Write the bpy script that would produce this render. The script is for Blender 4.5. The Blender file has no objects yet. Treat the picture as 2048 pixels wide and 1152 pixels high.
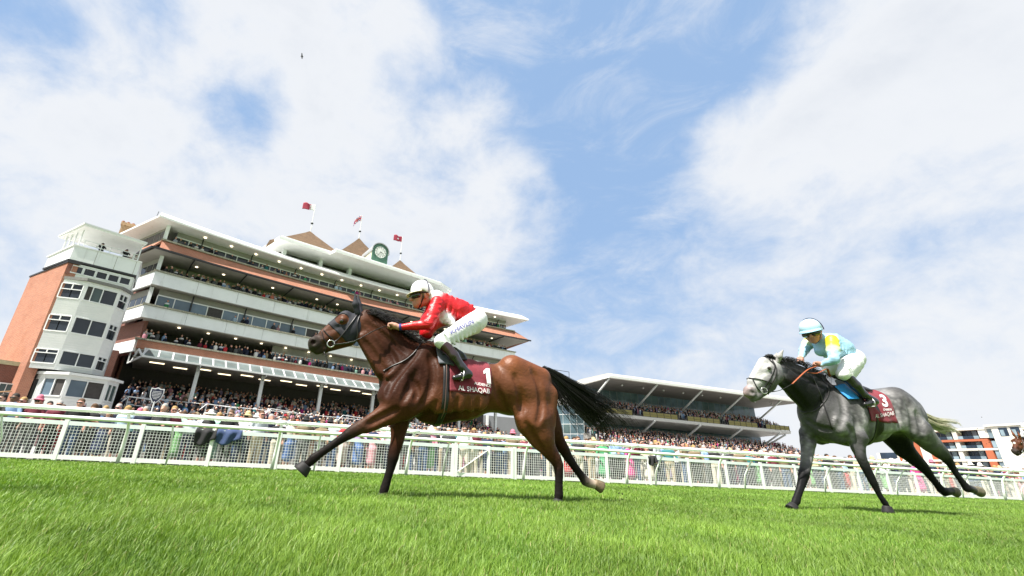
import bpy, math, random
import numpy as np
from mathutils import Vector, Matrix
from mathutils.bvhtree import BVHTree
R = math.radians
scene = bpy.context.scene
COL = scene.collection
rng = random.Random(7)
nrg = np.random.default_rng(7)

# ------------------------------------------------------------------ camera
AX = np.array([[0.95383, 0.14954, 0.26048], [-0.29721, 0.34492, 0.89034], [0.04329, -0.92664, 0.37344]])
CAMH = 0.30
FPX, PX0, PY0 = 897.08, 923.0, 576.0        # focal length and principal point in photo pixels (2048 wide)
cam_d = bpy.data.cameras.new('camera')
cam_d.sensor_width = 36.0
cam_d.lens = 36.0 * FPX / 2048
cam_d.shift_x = (1024 - PX0) / 2048
cam_d.clip_start = 0.05
cam_d.clip_end = 5000
cam = bpy.data.objects.new('camera', cam_d)
COL.objects.link(cam)
cm = Matrix.Identity(4)
for i in range(3):
    cm[i][0] = AX[i, 0]; cm[i][1] = -AX[i, 1]; cm[i][2] = -AX[i, 2]
cm[2][3] = CAMH
cam.matrix_world = cm
scene.camera = cam

# ------------------------------------------------------------------ sun, sky, exposure
SUN_TO = Vector((-0.52, -0.30, 1.0)).normalized()
sun_d = bpy.data.lights.new('sun', 'SUN')
sun_d.energy = 5.0
sun_d.angle = R(0.6)
sun_d.color = (1.0, 0.95, 0.87)
sun = bpy.data.objects.new('sun', sun_d)
COL.objects.link(sun)
sun.rotation_euler = SUN_TO.to_track_quat('Z', 'Y').to_euler()
scene.view_settings.view_transform = 'Standard'
scene.view_settings.look = 'None'
scene.view_settings.exposure = 1.0
scene.view_settings.gamma = 1.0
scene.view_settings.use_curve_mapping = False
scene.cycles.max_bounces = 6
scene.cycles.transparent_max_bounces = 8
scene.cycles.caustics_reflective = False
scene.cycles.caustics_refractive = False

world = bpy.data.worlds.new('World')
scene.world = world
world.use_nodes = True
WT = world.node_tree
WT.nodes.clear()

class NT:
    """tiny node helper"""
    def __init__(s, tree): s.t = tree; s.n = tree.nodes
    def new(s, kind, **kw):
        n = s.n.new(kind)
        for k, v in kw.items():
            if k.startswith('i_'):
                key = k[2:]
                key = int(key) if key.isdigit() else key
                s.put(n.inputs[key], v)
            else: setattr(n, k, v)
        return n
    def put(s, sock, v):
        if isinstance(v, bpy.types.NodeSocket): s.t.links.new(v, sock)
        elif isinstance(v, bpy.types.Node): s.t.links.new(v.outputs[0], sock)
        else: sock.default_value = v
    def math(s, op, a, b=None, clamp=False, c=None):
        n = s.n.new('ShaderNodeMath'); n.operation = op; n.use_clamp = clamp
        s.put(n.inputs[0], a)
        if b is not None: s.put(n.inputs[1], b)
        if c is not None: s.put(n.inputs[2], c)
        return n.outputs[0]
    def vmath(s, op, a, b=None, out=0):
        n = s.n.new('ShaderNodeVectorMath'); n.operation = op
        s.put(n.inputs[0], a)
        if b is not None: s.put(n.inputs[1], b)
        return n.outputs[out]
    def mix(s, f, a, b, blend='MIX'):
        n = s.n.new('ShaderNodeMix'); n.data_type = 'RGBA'; n.blend_type = blend
        s.put(n.inputs[0], f); s.put(n.inputs[6], a); s.put(n.inputs[7], b)
        return n.outputs[2]
    def noise(s, vec, scale, detail=4, rough=0.5, dist=0.0):
        n = s.n.new('ShaderNodeTexNoise')
        if vec is not None: s.put(n.inputs['Vector'], vec)
        n.inputs['Scale'].default_value = scale; n.inputs['Detail'].default_value = detail
        n.inputs['Roughness'].default_value = rough; n.inputs['Distortion'].default_value = dist
        return n.outputs[0]
    def ramp(s, f, stops):
        n = s.n.new('ShaderNodeValToRGB')
        e = n.color_ramp.elements
        while len(e) < len(stops): e.new(0.5)
        for el, (p, c) in zip(e, stops):
            el.position = p; el.color = (*c, 1) if len(c) == 3 else c
        s.put(n.inputs[0], f)
        return n.outputs[0]
    def maprange(s, v, a, b, c=0.0, d=1.0, smooth=True):
        n = s.n.new('ShaderNodeMapRange')
        n.interpolation_type = 'SMOOTHSTEP' if smooth else 'LINEAR'
        s.put(n.inputs[0], v)
        for i, q in enumerate((a, b, c, d)): s.put(n.inputs[1 + i], q)
        return n.outputs[0]

def pixel_dir(px, py):
    v = np.array([px - PX0, py - PY0, FPX]); v /= np.linalg.norm(v)
    return AX @ v

def build_sky():
    w = NT(WT)
    sky = w.new('ShaderNodeTexSky', sky_type='NISHITA', sun_disc=False)
    sky.sun_elevation = math.asin(SUN_TO.z)
    sky.sun_rotation = math.atan2(SUN_TO.x, SUN_TO.y)
    sky.air_density = 1.15; sky.dust_density = 1.0; sky.ozone_density = 1.6
    tc = w.new('ShaderNodeTexCoord').outputs['Generated']
    d = w.vmath('NORMALIZE', tc)
    sep = w.new('ShaderNodeSeparateXYZ', i_0=d)
    z = w.math('MAXIMUM', sep.outputs[2], 0.0)
    dv = w.vmath('MULTIPLY', d, (1.0, 1.0, 1.35))
    n1 = w.noise(dv, 2.6, 10, 0.60, 0.25)
    n2 = w.noise(w.vmath('ADD', dv, (3.7, 9.2, 1.3)), 8.0, 8, 0.62, 0.3)
    dens = w.math('ADD', w.math('MULTIPLY', w.math('SUBTRACT', n1, 0.5), 1.75), w.math('MULTIPLY', w.math('SUBTRACT', n2, 0.5), 0.8))
    # large cloud banks and blue gaps (directions in the sky)
    banks = [((250, 60), 0.25, .14), ((60, 260), 0.30, .22), ((420, 360), 0.42, .26), ((720, 160), 0.26, .30),
             ((900, 430), 0.34, .22), ((560, 60), 0.22, .18), ((1720, 240), 0.40, .34), ((1960, 130), 0.28, .24), ((1430, 330), 0.16, .16), ((1560, 560), 0.5, .08),
             ((1180, 200), 0.26, -.34), ((1250, 60), 0.30, -.34), ((980, 20), 0.20, -.24), ((1480, 20), 0.22, -.30), ((1190, 380), 0.2, -.20), ((20, 60), 0.18, -.34), ((300, 20), 0.10, -.16), ((500, 240), 0.13, -.30), ((1145, 150), 0.04, .26),
             ((1900, 400), 0.2, -.10), ((1200, 620), 0.25, -.10), ((-300, 300), 0.5, .15), ((1000, -500), 0.6, .08), ((2500, 500), 0.6, .12)]
    extra = [((-.3, -1.0, .45), 1.5, .55), ((-1.0, .0, .4), 0.8, .2)]      # unseen cloud added behind the camera for whiter fill light, some more to the side
    for (p, rad, amt) in banks:
        c = pixel_dir(*p)
        dist = w.vmath('DISTANCE', d, tuple(c), out=1)
        dens = w.math('ADD', dens, w.maprange(dist, rad, rad * 0.1, 0.0, amt))
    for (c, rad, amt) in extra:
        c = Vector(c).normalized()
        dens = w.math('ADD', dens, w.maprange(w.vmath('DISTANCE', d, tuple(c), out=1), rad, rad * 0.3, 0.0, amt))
    # towards the horizon the far clouds stack up to a pale veil
    low = w.maprange(z, 0.40, 0.04, 0.0, 0.20)
    dens = w.math('ADD', dens, low)
    cover = w.maprange(dens, -0.26, 0.42)
    veil = w.noise(w.vmath('MULTIPLY', w.vmath('ADD', dv, (5.1, 2.2, 8.4)), (1.0, 1.0, 1.8)), 4.4, 9, 0.66, 0.6)
    cover = w.math('MAXIMUM', cover, w.maprange(veil, 0.42, 0.78, 0.0, 0.62))
    thick = w.maprange(dens, 0.30, 1.0)
    n4 = w.noise(w.vmath('ADD', dv, (1.7, 4.2, 7.3)), 3.0, 6, 0.55, 0.2)
    shade = w.math('MULTIPLY', thick, w.maprange(n4, 0.36, 0.62))
    ccol = w.mix(shade, (7.8, 7.9, 8.05, 1), (6.1, 6.4, 6.9, 1))
    blue = w.mix(0.78, sky.outputs[0], (3.3, 5.0, 7.75, 1))
    lowblue = w.maprange(z, 0.5, 0.02)
    blue = w.mix(w.math('MULTIPLY', lowblue, 0.55), blue, (4.7, 5.8, 7.4, 1))
    # even full cloud cover lets a little sky blue through
    fac = w.math('MULTIPLY', cover, 0.90)
    col = w.mix(fac, blue, ccol)
    bg = w.new('ShaderNodeBackground', i_0=col)
    bg.inputs[1].default_value = 0.060
    out = w.new('ShaderNodeOutputWorld')
    WT.links.new(bg.outputs[0], out.inputs[0])
build_sky()

# ------------------------------------------------------------------ materials
MATS = {}
def mat(name, col, rough=0.6, var=0.12, vscale=6.0, bump=0.0, bscale=60.0, metal=0.0, spec=0.5, coat=0.0, sheen=0.0, col2=None, c2pos=(0.45, 0.7), emit=None, estr=0.0, coords='Object'):
    if name in MATS: return MATS[name]
    m = bpy.data.materials.new(name); m.use_nodes = True
    t = NT(m.node_tree); p = m.node_tree.nodes['Principled BSDF']
    tc = t.new('ShaderNodeTexCoord').outputs[coords]
    n = t.noise(tc, vscale, 5, 0.6)
    lo = tuple(max(0, c * (1 - var)) for c in col); hi = tuple(min(1, c * (1 + var)) for c in col)
    c = t.ramp(n, [(0.3, lo), (0.7, hi)])
    if col2 is not None:
        n2 = t.noise(tc, vscale * 2.7, 6, 0.65)
        c = t.mix(t.maprange(n2, c2pos[0], c2pos[1]), c, (*col2, 1))
    t.put(p.inputs['Base Color'], c)
    p.inputs['Roughness'].default_value = rough
    p.inputs['Metallic'].default_value = metal
    p.inputs['Specular IOR Level'].default_value = spec
    p.inputs['Coat Weight'].default_value = coat
    p.inputs['Sheen Weight'].default_value = sheen
    if bump:
        b = t.new('ShaderNodeBump', i_Strength=bump, i_Distance=0.02)
        t.put(b.inputs['Height'], t.noise(tc, bscale, 4, 0.6))
        t.put(p.inputs['Normal'], b)
    if emit:
        p.inputs['Emission Color'].default_value = (*emit, 1); p.inputs['Emission Strength'].default_value = estr
    MATS[name] = m
    return m

def mat_brick(name, c1, c2, mortar, scale=1.0, swap=False):
    m = bpy.data.materials.new(name); m.use_nodes = True
    t = NT(m.node_tree); p = m.node_tree.nodes['Principled BSDF']
    tc = t.new('ShaderNodeTexCoord').outputs['Object']
    sp = t.new('ShaderNodeSeparateXYZ', i_0=tc)
    u = t.math('ADD', sp.outputs[0], sp.outputs[1])
    v = t.new('ShaderNodeCombineXYZ', i_0=u, i_1=sp.outputs[2], i_2=0.0)
    b = t.new('ShaderNodeTexBrick')
    t.put(b.inputs['Vector'], v.outputs[0])
    b.inputs['Color1'].default_value = (*c1, 1); b.inputs['Color2'].default_value = (*c2, 1); b.inputs['Mortar'].default_value = (*mortar, 1)
    b.inputs['Scale'].default_value = scale; b.inputs['Mortar Size'].default_value = 0.008
    b.inputs['Brick Width'].default_value = 0.225; b.inputs['Row Height'].default_value = 0.075
    n = t.noise(tc, 0.6, 6, 0.7)
    c = t.mix(t.maprange(n, 0.42, 0.75, 0, 0.5), b.outputs[0], (c1[0] * .62, c1[1] * .6, c1[2] * .6, 1))
    n2 = t.noise(tc, 3.0, 7, 0.75)
    c = t.mix(t.maprange(n2, 0.62, 0.8, 0, 0.5), c, (mortar[0] * 1.2, mortar[1] * 1.1, mortar[2] * 1.1, 1))
    t.put(p.inputs['Base Color'], c); p.inputs['Roughness'].default_value = 0.85
    MATS[name] = m
    return m

def mat_attr(name, attr='Col', rough=0.6, spec=0.4, nscale=0, nvar=0.15, bump=0.0, bscale=80, coat=0.0, sheen=0.0, aniso=None):
    """albedo comes from the colour attribute of the mesh (coat markings, clothing)"""
    m = bpy.data.materials.new(name); m.use_nodes = True
    t = NT(m.node_tree); p = m.node_tree.nodes['Principled BSDF']
    a = t.new('ShaderNodeAttribute', attribute_name=attr)
    c = a.outputs[0]
    tc = t.new('ShaderNodeTexCoord').outputs['Object']
    if nscale:
        n = t.noise(tc, nscale, 6, 0.65)
        f = t.maprange(n, 0.3, 0.7, 1 - nvar, 1 + nvar, False)
        c = t.mix(1.0, c, t.new('ShaderNodeCombineColor', i_0=f, i_1=f, i_2=f).outputs[0], 'MULTIPLY')
    t.put(p.inputs['Base Color'], c)
    p.inputs['Roughness'].default_value = rough; p.inputs['Specular IOR Level'].default_value = spec
    p.inputs['Coat Weight'].default_value = coat; p.inputs['Sheen Weight'].default_value = sheen
    if bump:
        b = t.new('ShaderNodeBump', i_Strength=bump, i_Distance=0.01)
        t.put(b.inputs['Height'], t.noise(tc, bscale, 5, 0.6)); t.put(p.inputs['Normal'], b)
    MATS[name] = m
    return m

# ------------------------------------------------------------------ mesh building
class MB:
    def __init__(s): s.v = []; s.f = []; s.m = []
    def add(s, verts, faces, mi=0):
        o = len(s.v); s.v.extend([tuple(map(float, q)) for q in verts])
        s.f.extend([tuple(i + o for i in f) for f in faces]); s.m.extend([mi] * len(faces)); return s
    def hexa(s, p, mi=0):      # 8 points, bottom ring then top ring
        return s.add(p, [(3, 2, 1, 0), (4, 5, 6, 7), (0, 1, 5, 4), (1, 2, 6, 5), (2, 3, 7, 6), (3, 0, 4, 7)], mi)
    def box(s, x0, x1, y0, y1, z0, z1, mi=0):
        return s.hexa([(x0, y0, z0), (x1, y0, z0), (x1, y1, z0), (x0, y1, z0), (x0, y0, z1), (x1, y0, z1), (x1, y1, z1), (x0, y1, z1)], mi)
    def bar(s, a, b, w, h, mi=0, up=(0, 0, 1)):
        a = Vector(a); b = Vector(b); d = (b - a).normalized()
        u = Vector(up)
        if abs(d.dot(u)) > 0.98: u = Vector((0, 1, 0))
        x = d.cross(u).normalized() * (w / 2); y = x.cross(d).normalized() * (h / 2)
        return s.hexa([a - x - y, a + x - y, a + x + y, a - x + y, b - x - y, b + x - y, b + x + y, b - x + y], mi)
    def tube(s, pts, rad, n=8, mi=0, cap=True, flat=None):
        P = [Vector(p) for p in pts]; k = len(P)
        rr = rad if hasattr(rad, '__len__') else [rad] * k
        vs = []; fs = []
        up = Vector((0, 0, 1))
        d0 = (P[1] - P[0]).normalized()
        if abs(d0.dot(up)) > 0.9: up = Vector((0, 1, 0))
        x = d0.cross(up).normalized()
        for i in range(k):
            d = (P[min(i + 1, k - 1)] - P[max(i - 1, 0)])
            d = d.normalized() if d.length > 1e-9 else d0
            x = (x - d * x.dot(d)); x = x.normalized() if x.length > 1e-6 else d.cross(Vector((1, 0, .3))).normalized()
            y = d.cross(x)
            for j in range(n):
                a = 2 * math.pi * j / n
                vs.append(P[i] + x * (math.cos(a) * rr[i]) + y * (math.sin(a) * rr[i] * (flat or 1)))
        for i in range(k - 1):
            for j in range(n):
                fs.append((i * n + j, i * n + (j + 1) % n, (i + 1) * n + (j + 1) % n, (i + 1) * n + j))
        if cap: fs.append(tuple(reversed(range(n)))); fs.append(tuple(range((k - 1) * n, k * n)))
        return s.add(vs, fs, mi)
    def loft(s, rings, close=True, cap=True, mi=0):
        n = len(rings[0]); vs = [p for r in rings for p in r]; fs = []
        for i in range(len(rings) - 1):
            for j in range(n if close else n - 1):
                fs.append((i * n + j, i * n + (j + 1) % n, (i + 1) * n + (j + 1) % n, (i + 1) * n + j))
        if cap and close: fs.append(tuple(reversed(range(n)))); fs.append(tuple(range((len(rings) - 1) * n, len(rings) * n)))
        return s.add(vs, fs, mi)
    def ball(s, c, r, n=10, m=6, mi=0, sc=(1, 1, 1)):
        vs = []; fs = []
        for i in range(m + 1):
            th = math.pi * i / m
            for j in range(n):
                ph = 2 * math.pi * j / n
                vs.append((c[0] + r * sc[0] * math.sin(th) * math.cos(ph), c[1] + r * sc[1] * math.sin(th) * math.sin(ph), c[2] + r * sc[2] * math.cos(th)))
        for i in range(m):
            for j in range(n):
                fs.append((i * n + j, (i + 1) * n + j, (i + 1) * n + (j + 1) % n, i * n + (j + 1) % n))
        return s.add(vs, fs, mi)
    def mesh(s, name):
        me = bpy.data.meshes.new(name); me.from_pydata(s.v, [], s.f); me.update(); return me

def obj(name, b, mats, parent=None, smooth=False, auto=None):
    me = b if isinstance(b, bpy.types.Mesh) else b.mesh(name)
    if not isinstance(mats, (list, tuple)): mats = [mats]
    if not len(me.materials):
        for m in mats: me.materials.append(m)
    if isinstance(b, MB) and len(mats) > 1: me.polygons.foreach_set('material_index', b.m)
    if smooth: me.polygons.foreach_set('use_smooth', [True] * len(me.polygons))
    o = bpy.data.objects.new(name, me); COL.objects.link(o)
    if parent is not None: o.parent = parent
    return o
def tag(o, label=None, cat=None, group=None, kind=None):
    if label: o['label'] = label
    if cat: o['category'] = cat
    if group: o['group'] = group
    if kind: o['kind'] = kind
    return o
def thing(name, label, cat, loc=(0, 0, 0), rz=0.0, group=None):
    o = bpy.data.objects.new(name, None); COL.objects.link(o)
    o.location = loc; o.rotation_euler = (0, 0, rz); o.empty_display_size = 0.2
    return tag(o, label, cat, group)
def inst(name, src, parent, loc=(0, 0, 0), rz=0.0, scale=None):
    o = bpy.data.objects.new(name, src.data if hasattr(src, 'data') else src); COL.objects.link(o)
    o.parent = parent; o.location = loc; o.rotation_euler = (0, 0, rz)
    if scale: o.scale = scale
    return o
def atY(px, py, Y):
    r = pixel_dir(px, py); return Vector(r * (Y / r[1]) + np.array([0, 0, CAMH]))
def atZ(px, py, z):
    r = pixel_dir(px, py); return Vector(r * ((z - CAMH) / r[2]) + np.array([0, 0, CAMH]))

WHITE = mat('white paint', (0.78, 0.80, 0.80), 0.45, 0.05, 2.0, col2=(0.62, 0.64, 0.62), c2pos=(0.6, 0.85))
# ------------------------------------------------------------------ ground and turf
def grass_material(name, use_attr):
    m = bpy.data.materials.new(name); m.use_nodes = True
    t = NT(m.node_tree); p = m.node_tree.nodes['Principled BSDF']
    geo = t.new('ShaderNodeNewGeometry').outputs['Position']
    big = t.noise(geo, 0.35, 4, 0.55)
    mid = t.noise(geo, 2.3, 5, 0.6)
    if use_attr:
        c = t.new('ShaderNodeAttribute', attribute_name='Col').outputs[0]
    else:
        fine = t.noise(geo, 22.0, 6, 0.75)
        c = t.ramp(fine, [(0.25, (0.034, 0.080, 0.012)), (0.5, (0.10, 0.20, 0.028)), (0.78, (0.18, 0.29, 0.05))])
    f = t.maprange(big, 0.3, 0.7, 0.78, 1.25, False)
    g = t.maprange(mid, 0.3, 0.7, 0.82, 1.18, False)
    fg = t.math('MULTIPLY', f, g)
    c = t.mix(1.0, c, t.new('ShaderNodeCombineColor', i_0=fg, i_1=fg, i_2=fg).outputs[0], 'MULTIPLY')
    t.put(p.inputs['Base Color'], c)
    p.inputs['Roughness'].default_value = 0.5 if use_attr else 0.8
    p.inputs['Specular IOR Level'].default_value = 0.35 if use_attr else 0.1
    if use_attr:
        tr = t.new('ShaderNodeBsdfTranslucent')
        t.put(tr.inputs[0], t.mix(1.0, c, (1.5, 1.5, 0.7, 1), 'MULTIPLY'))
        ms = t.new('ShaderNodeMixShader', i_0=0.24)
        m.node_tree.links.new(p.outputs[0], ms.inputs[1]); m.node_tree.links.new(tr.outputs[0], ms.inputs[2])
        m.node_tree.links.new(ms.outputs[0], m.node_tree.nodes['Material Output'].inputs[0])
    else:
        b = t.new('ShaderNodeBump', i_Strength=0.9, i_Distance=0.04)
        t.put(b.inputs['Height'], t.noise(geo, 40.0, 5, 0.7)); t.put(p.inputs['Normal'], b)
    return m
GRASS_GROUND = grass_material('turf', False)
GRASS_BLADE = grass_material('grass blade', True)
b = MB(); b.add([(-1500, -400, 0), (2500, -400, 0), (2500, 2500, 0), (-1500, 2500, 0)], [(0, 1, 2, 3)])
tag(obj('ground', b, GRASS_GROUND), kind='structure')
APRON = mat('worn pale concrete', (0.33, 0.315, 0.295), 0.9, 0.18, 0.4, bump=.3, bscale=30, coords='Object')
b = MB(); b.add([(-400, 16.72, .006), (420, 16.72, .006), (420, 260, .006), (-400, 260, .006)], [(0, 1, 2, 3)])
tag(obj('spectator_apron', b, APRON), kind='structure')

def fbm2(x, y, s, seed):
    r = np.random.default_rng(seed); out = np.zeros_like(x); a = 1.0
    for o in range(4):
        for k in range(3):
            th = r.uniform(0, 6.28); ph = r.uniform(0, 6.28)
            out += a * np.sin((x * math.cos(th) + y * math.sin(th)) * s * r.uniform(.7, 1.3) + ph) / 3
        s *= 2.1; a *= 0.55
    return out

def grass_mesh():
    bands = [(0.9, 2.0, 17000, 0.0025, 0.038), (2.0, 3.2, 11000, 0.0030, 0.040), (3.2, 5.0, 5000, 0.0044, 0.044), (5.0, 8.0, 1500, 0.0075, 0.050), (8.0, 12.5, 560, 0.012, 0.05), (12.5, 16.3, 360, 0.016, 0.05)]
    V = []; Fq = []; Ft = []; C = []; off = 0
    for (y0, y1, dens, w, h) in bands:
        xa0, xa1 = -0.95 * y1 - 0.9, 2.35 * y1 + 1.0
        n = int((xa1 - xa0) * (y1 - y0) * dens)
        y = nrg.uniform(y0, y1, n); x = nrg.uniform(xa0, xa1, n)
        k = (x > -0.95 * y - 0.9) & (x < 2.35 * y + 1.0)
        x, y = x[k], y[k]; n = len(x)
        cl = fbm2(x, y, 5.0, 3); cl2 = fbm2(x, y, 1.1, 5)
        hh = h * nrg.uniform(0.45, 1.25, n) * (1 + 0.22 * cl) * (1 + 0.10 * cl2)
        ww = w * nrg.uniform(0.6, 1.3, n)
        th = nrg.uniform(0, 2 * np.pi, n)
        lean = nrg.uniform(0.1, 1.0, n) * hh * 1.0
        la = np.where(nrg.random(n) < .55, nrg.normal(0.25, 0.9, n) + 0.8 * cl2, th + np.pi / 2)
        dx, dy = np.cos(th) * ww / 2, np.sin(th) * ww / 2
        lx, ly = np.cos(la) * lean, np.sin(la) * lean
        P = np.zeros((n, 5, 3), np.float32)
        P[:, 0] = np.stack([x - dx, y - dy, np.zeros(n)], 1); P[:, 1] = np.stack([x + dx, y + dy, np.zeros(n)], 1)
        mx, my, mz = x + lx * .3, y + ly * .3, hh * .62
        P[:, 2] = np.stack([mx + dx * .8, my + dy * .8, mz], 1); P[:, 3] = np.stack([mx - dx * .8, my - dy * .8, mz], 1)
        P[:, 4] = np.stack([x + lx, y + ly, hh], 1)
        V.append(P.reshape(-1, 3))
        base = off + np.arange(n) * 5
        Fq.append(np.stack([base, base + 1, base + 2, base + 3], 1)); Ft.append(np.stack([base + 3, base + 2, base + 4], 1))
        off += n * 5
        t = np.clip(0.5 + 0.24 * nrg.normal(0, 1, n) + 0.16 * cl + 0.14 * cl2, 0, 1)[:, None]
        col = (1 - t) * np.array([0.068, 0.150, 0.015]) + t * np.array([0.222, 0.345, 0.052])
        dry = nrg.random(n) < 0.022
        col[dry] = np.array([0.34, 0.31, 0.14]) * nrg.uniform(.7, 1.1, (dry.sum(), 1))
        C.append(np.repeat(np.concatenate([col, np.ones((n, 1))], 1), 5, 0))
    V = np.concatenate(V); Fq = np.concatenate(Fq); Ft = np.concatenate(Ft); C = np.concatenate(C).astype(np.float32)
    me = bpy.data.meshes.new('grass')
    nq, nt = len(Fq), len(Ft)
    me.vertices.add(len(V)); me.vertices.foreach_set('co', V.ravel())
    me.loops.add(nq * 4 + nt * 3)
    me.loops.foreach_set('vertex_index', np.concatenate([Fq.ravel(), Ft.ravel()]).astype(np.int32))
    me.polygons.add(nq + nt)
    st = np.concatenate([np.arange(nq) * 4, nq * 4 + np.arange(nt) * 3]).astype(np.int32)
    me.polygons.foreach_set('loop_start', st)
    me.update(calc_edges=True)
    a = me.color_attributes.new('Col', 'FLOAT_COLOR', 'POINT'); a.data.foreach_set('color', C.ravel())
    return me
tag(obj('grass', grass_mesh(), GRASS_BLADE), 'short bright green turf of the race track', 'grass', kind='stuff')

# ------------------------------------------------------------------ crowd fence along the track
FENCE_Y = 16.5; PITCH = 1.97; FX0 = -7.02
FWHITE = mat('fence white', (0.80, 0.82, 0.81), 0.4, 0.05, 3.0, col2=(0.64, 0.65, 0.62), c2pos=(0.62, 0.9))
FGREEN = mat('fence top board', (0.68, 0.75, 0.75), 0.45, 0.06, 3.0)
WIRE = mat('white mesh wire', (0.76, 0.78, 0.78), 0.4, 0.03)
fence = thing('crowd_fence', 'long white fence of wire mesh panels between the track and the spectators', 'fence', (0, FENCE_Y, 0))
def fence_part(name, src, x): return inst(name, src, fence, (x, 0, 0))
m_post = MB().box(-.055, .055, -.03, .05, -.02, 1.14).mesh('post'); m_post.materials.append(FWHITE)
def panel_parts(w):
    top = MB().box(0, w, -.022, .022, .985, 1.10); bot = MB().box(0, w, -.02, .02, .055, .175)
    wire = MB()
    nv = int(w / .088); r = .0046
    for i in range(1, nv): wire.box(i * w / nv - r, i * w / nv + r, -r, r, .175, .985)
    for z in (.26, .345, .43, .515, .60, .685, .77, .855, .935): wire.box(0, w, r, 3 * r, z - r, z + r)
    return top.mesh('top_board'), bot.mesh('bottom_board'), wire.mesh('wire_mesh')
def set_mats(pairs):
    for me, m in pairs: me.materials.append(m)
m_top, m_bot, m_wire = panel_parts(PITCH - .114)
set_mats([(m_top, FGREEN), (m_bot, FWHITE), (m_wire, WIRE)])
gate_x = (4.90, 7.19)
xs = [FX0 + PITCH * k for k in range(-6, 7)] + [7.19 + .02 + PITCH * k for k in range(0, 21)]
for i, x in enumerate(xs):
    fence_part('post', m_post, x)
    nx = xs[i + 1] if i + 1 < len(xs) else None
    if nx is None or abs(nx - x - PITCH) > .2: continue
    for nm, me in (('top_board', m_top), ('bottom_board', m_bot)): fence_part(nm, me, x + .057)
    tag(fence_part('wire_mesh', m_wire, x + .057), kind='stuff')
# gate with a diagonal brace
gate = thing('fence_gate', 'white mesh gate with a diagonal brace in the crowd fence under the bay horse', 'gate', (4.86, FENCE_Y - .02, 0))
gw = 7.15 - 4.86
for x in (.06, 1.30, gw - .06): obj('stile', MB().box(x - .05, x + .05, -.03, .04, .04, 1.12), FWHITE, gate)
for z0, z1, nm in ((.985, 1.10, 'top_board'), (.055, .175, 'bottom_board')):
    for a, c in ((.11, 1.25), (1.35, gw - .11)): obj(nm, MB().box(a, c, -.02, .02, z0, z1), FGREEN if z0 > .5 else FWHITE, gate)
obj('brace', MB().bar((.12, -.035, .2), (1.24, -.035, .97), .02, .07, up=(0, 1, 0)), FWHITE, gate)
w = MB(); r = .0046
for i in range(1, 26):
    x = i * gw / 26; w.box(x - r, x + r, -r, r, .175, .985)
for z in (.26, .345, .43, .515, .60, .685, .77, .855, .935): w.box(.11, gw - .11, r, 3 * r, z - r, z + r)
tag(obj('wire_mesh', w, WIRE, gate), kind='stuff')

# ------------------------------------------------------------------ running rail
RAILM = mat('white plastic rail', (0.84, 0.85, 0.84), 0.35, 0.04, 1.5, col2=(0.66, 0.67, 0.62), c2pos=(0.62, 0.9), coat=0.2)
rail = thing('running_rail', 'white plastic running rail with two tubes on leaning posts before the fence', 'rail', (0, 14.8, 0))
def ry(x): return 14.92 - .030 * x - 14.8
b1 = MB().tube([(x, ry(x), 1.345) for x in range(-20, 47, 2)], .062, 14); obj('top_tube', b1, RAILM, rail, True)
b1 = MB().tube([(x, ry(x) - .03, 1.125) for x in range(-20, 47, 2)], .05, 14); obj('lower_tube', b1, RAILM, rail, True)
k = -4
x = -5.12 - 4.03 * 3
while x < 46:
    y = ry(x)
    p = MB().tube([(x - .02, y + .50, -.03), (x, y + .47, .45), (x + .03, y + .38, .90), (x + .05, y + .24, 1.12), (x + .06, y + .04, 1.29)], [.05, .047, .042, .04, .04], 10)
    obj('leaning_post', p, RAILM, rail, True)
    obj('rail_joint', MB().tube([(x - .1, ry(x - .1), 1.345), (x + .22, ry(x + .22), 1.345)], .0665, 14), RAILM, rail, True)
    x2 = x + 1.2
    p = MB().tube([(x2 - .02, ry(x2) + .50, -.03), (x2 + .01, ry(x2) + .42, .55), (x2 + .03, ry(x2) + .0, 1.10)], .026, 8)
    obj('strut', p, RAILM, rail, True)
    x += 4.03
# ------------------------------------------------------------------ main grandstand
SA = R(17.5); SC, SS = math.cos(SA), math.sin(SA)
def sworld(s, t, z=0.0): return (s * SC - t * SS, s * SS + t * SC, z)
BRICK = mat_brick('red brick', (0.42, 0.155, 0.085), (0.33, 0.115, 0.065), (0.40, 0.29, 0.23))
BRICK2 = mat_brick('dark red brick', (0.22, 0.075, 0.05), (0.16, 0.055, 0.04), (0.24, 0.17, 0.14))
PANEL = mat('white cladding', (0.74, 0.77, 0.78), 0.5, 0.05, 0.8, col2=(0.55, 0.58, 0.57), c2pos=(0.62, 0.9))
def streaks(m, amt=.55):
    """rain streaks and grime running down a painted surface"""
    t = NT(m.node_tree); p = m.node_tree.nodes['Principled BSDF']
    old = p.inputs['Base Color'].links[0].from_socket
    tc = t.new('ShaderNodeTexCoord').outputs['Object']
    n = t.noise(t.vmath('MULTIPLY', tc, (2.6, 2.6, .18)), 1.0, 7, .7)
    n2 = t.noise(tc, .5, 3, .5)
    f = t.math('MULTIPLY', t.maprange(n, .54, .78), t.maprange(n2, .35, .65, .2, amt))
    t.put(p.inputs['Base Color'], t.mix(f, old, (.22, .22, .19, 1)))
streaks(PANEL)
ROOFW = mat('white roof edge', (0.85, 0.86, 0.85), 0.4, 0.03, 1.0, col2=(0.70, 0.71, 0.69), c2pos=(0.65, 0.9))
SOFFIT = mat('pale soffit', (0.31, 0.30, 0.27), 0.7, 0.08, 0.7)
STONE = mat('weathered coping', (0.34, 0.33, 0.26), 0.9, 0.22, 3.0, col2=(0.12, 0.12, 0.08))
BLACKM = mat('black metal', (0.02, 0.02, 0.022), 0.45, 0.1)
DARKW = mat('dark interior wall', (0.055, 0.05, 0.048), 0.8, 0.2)
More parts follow.
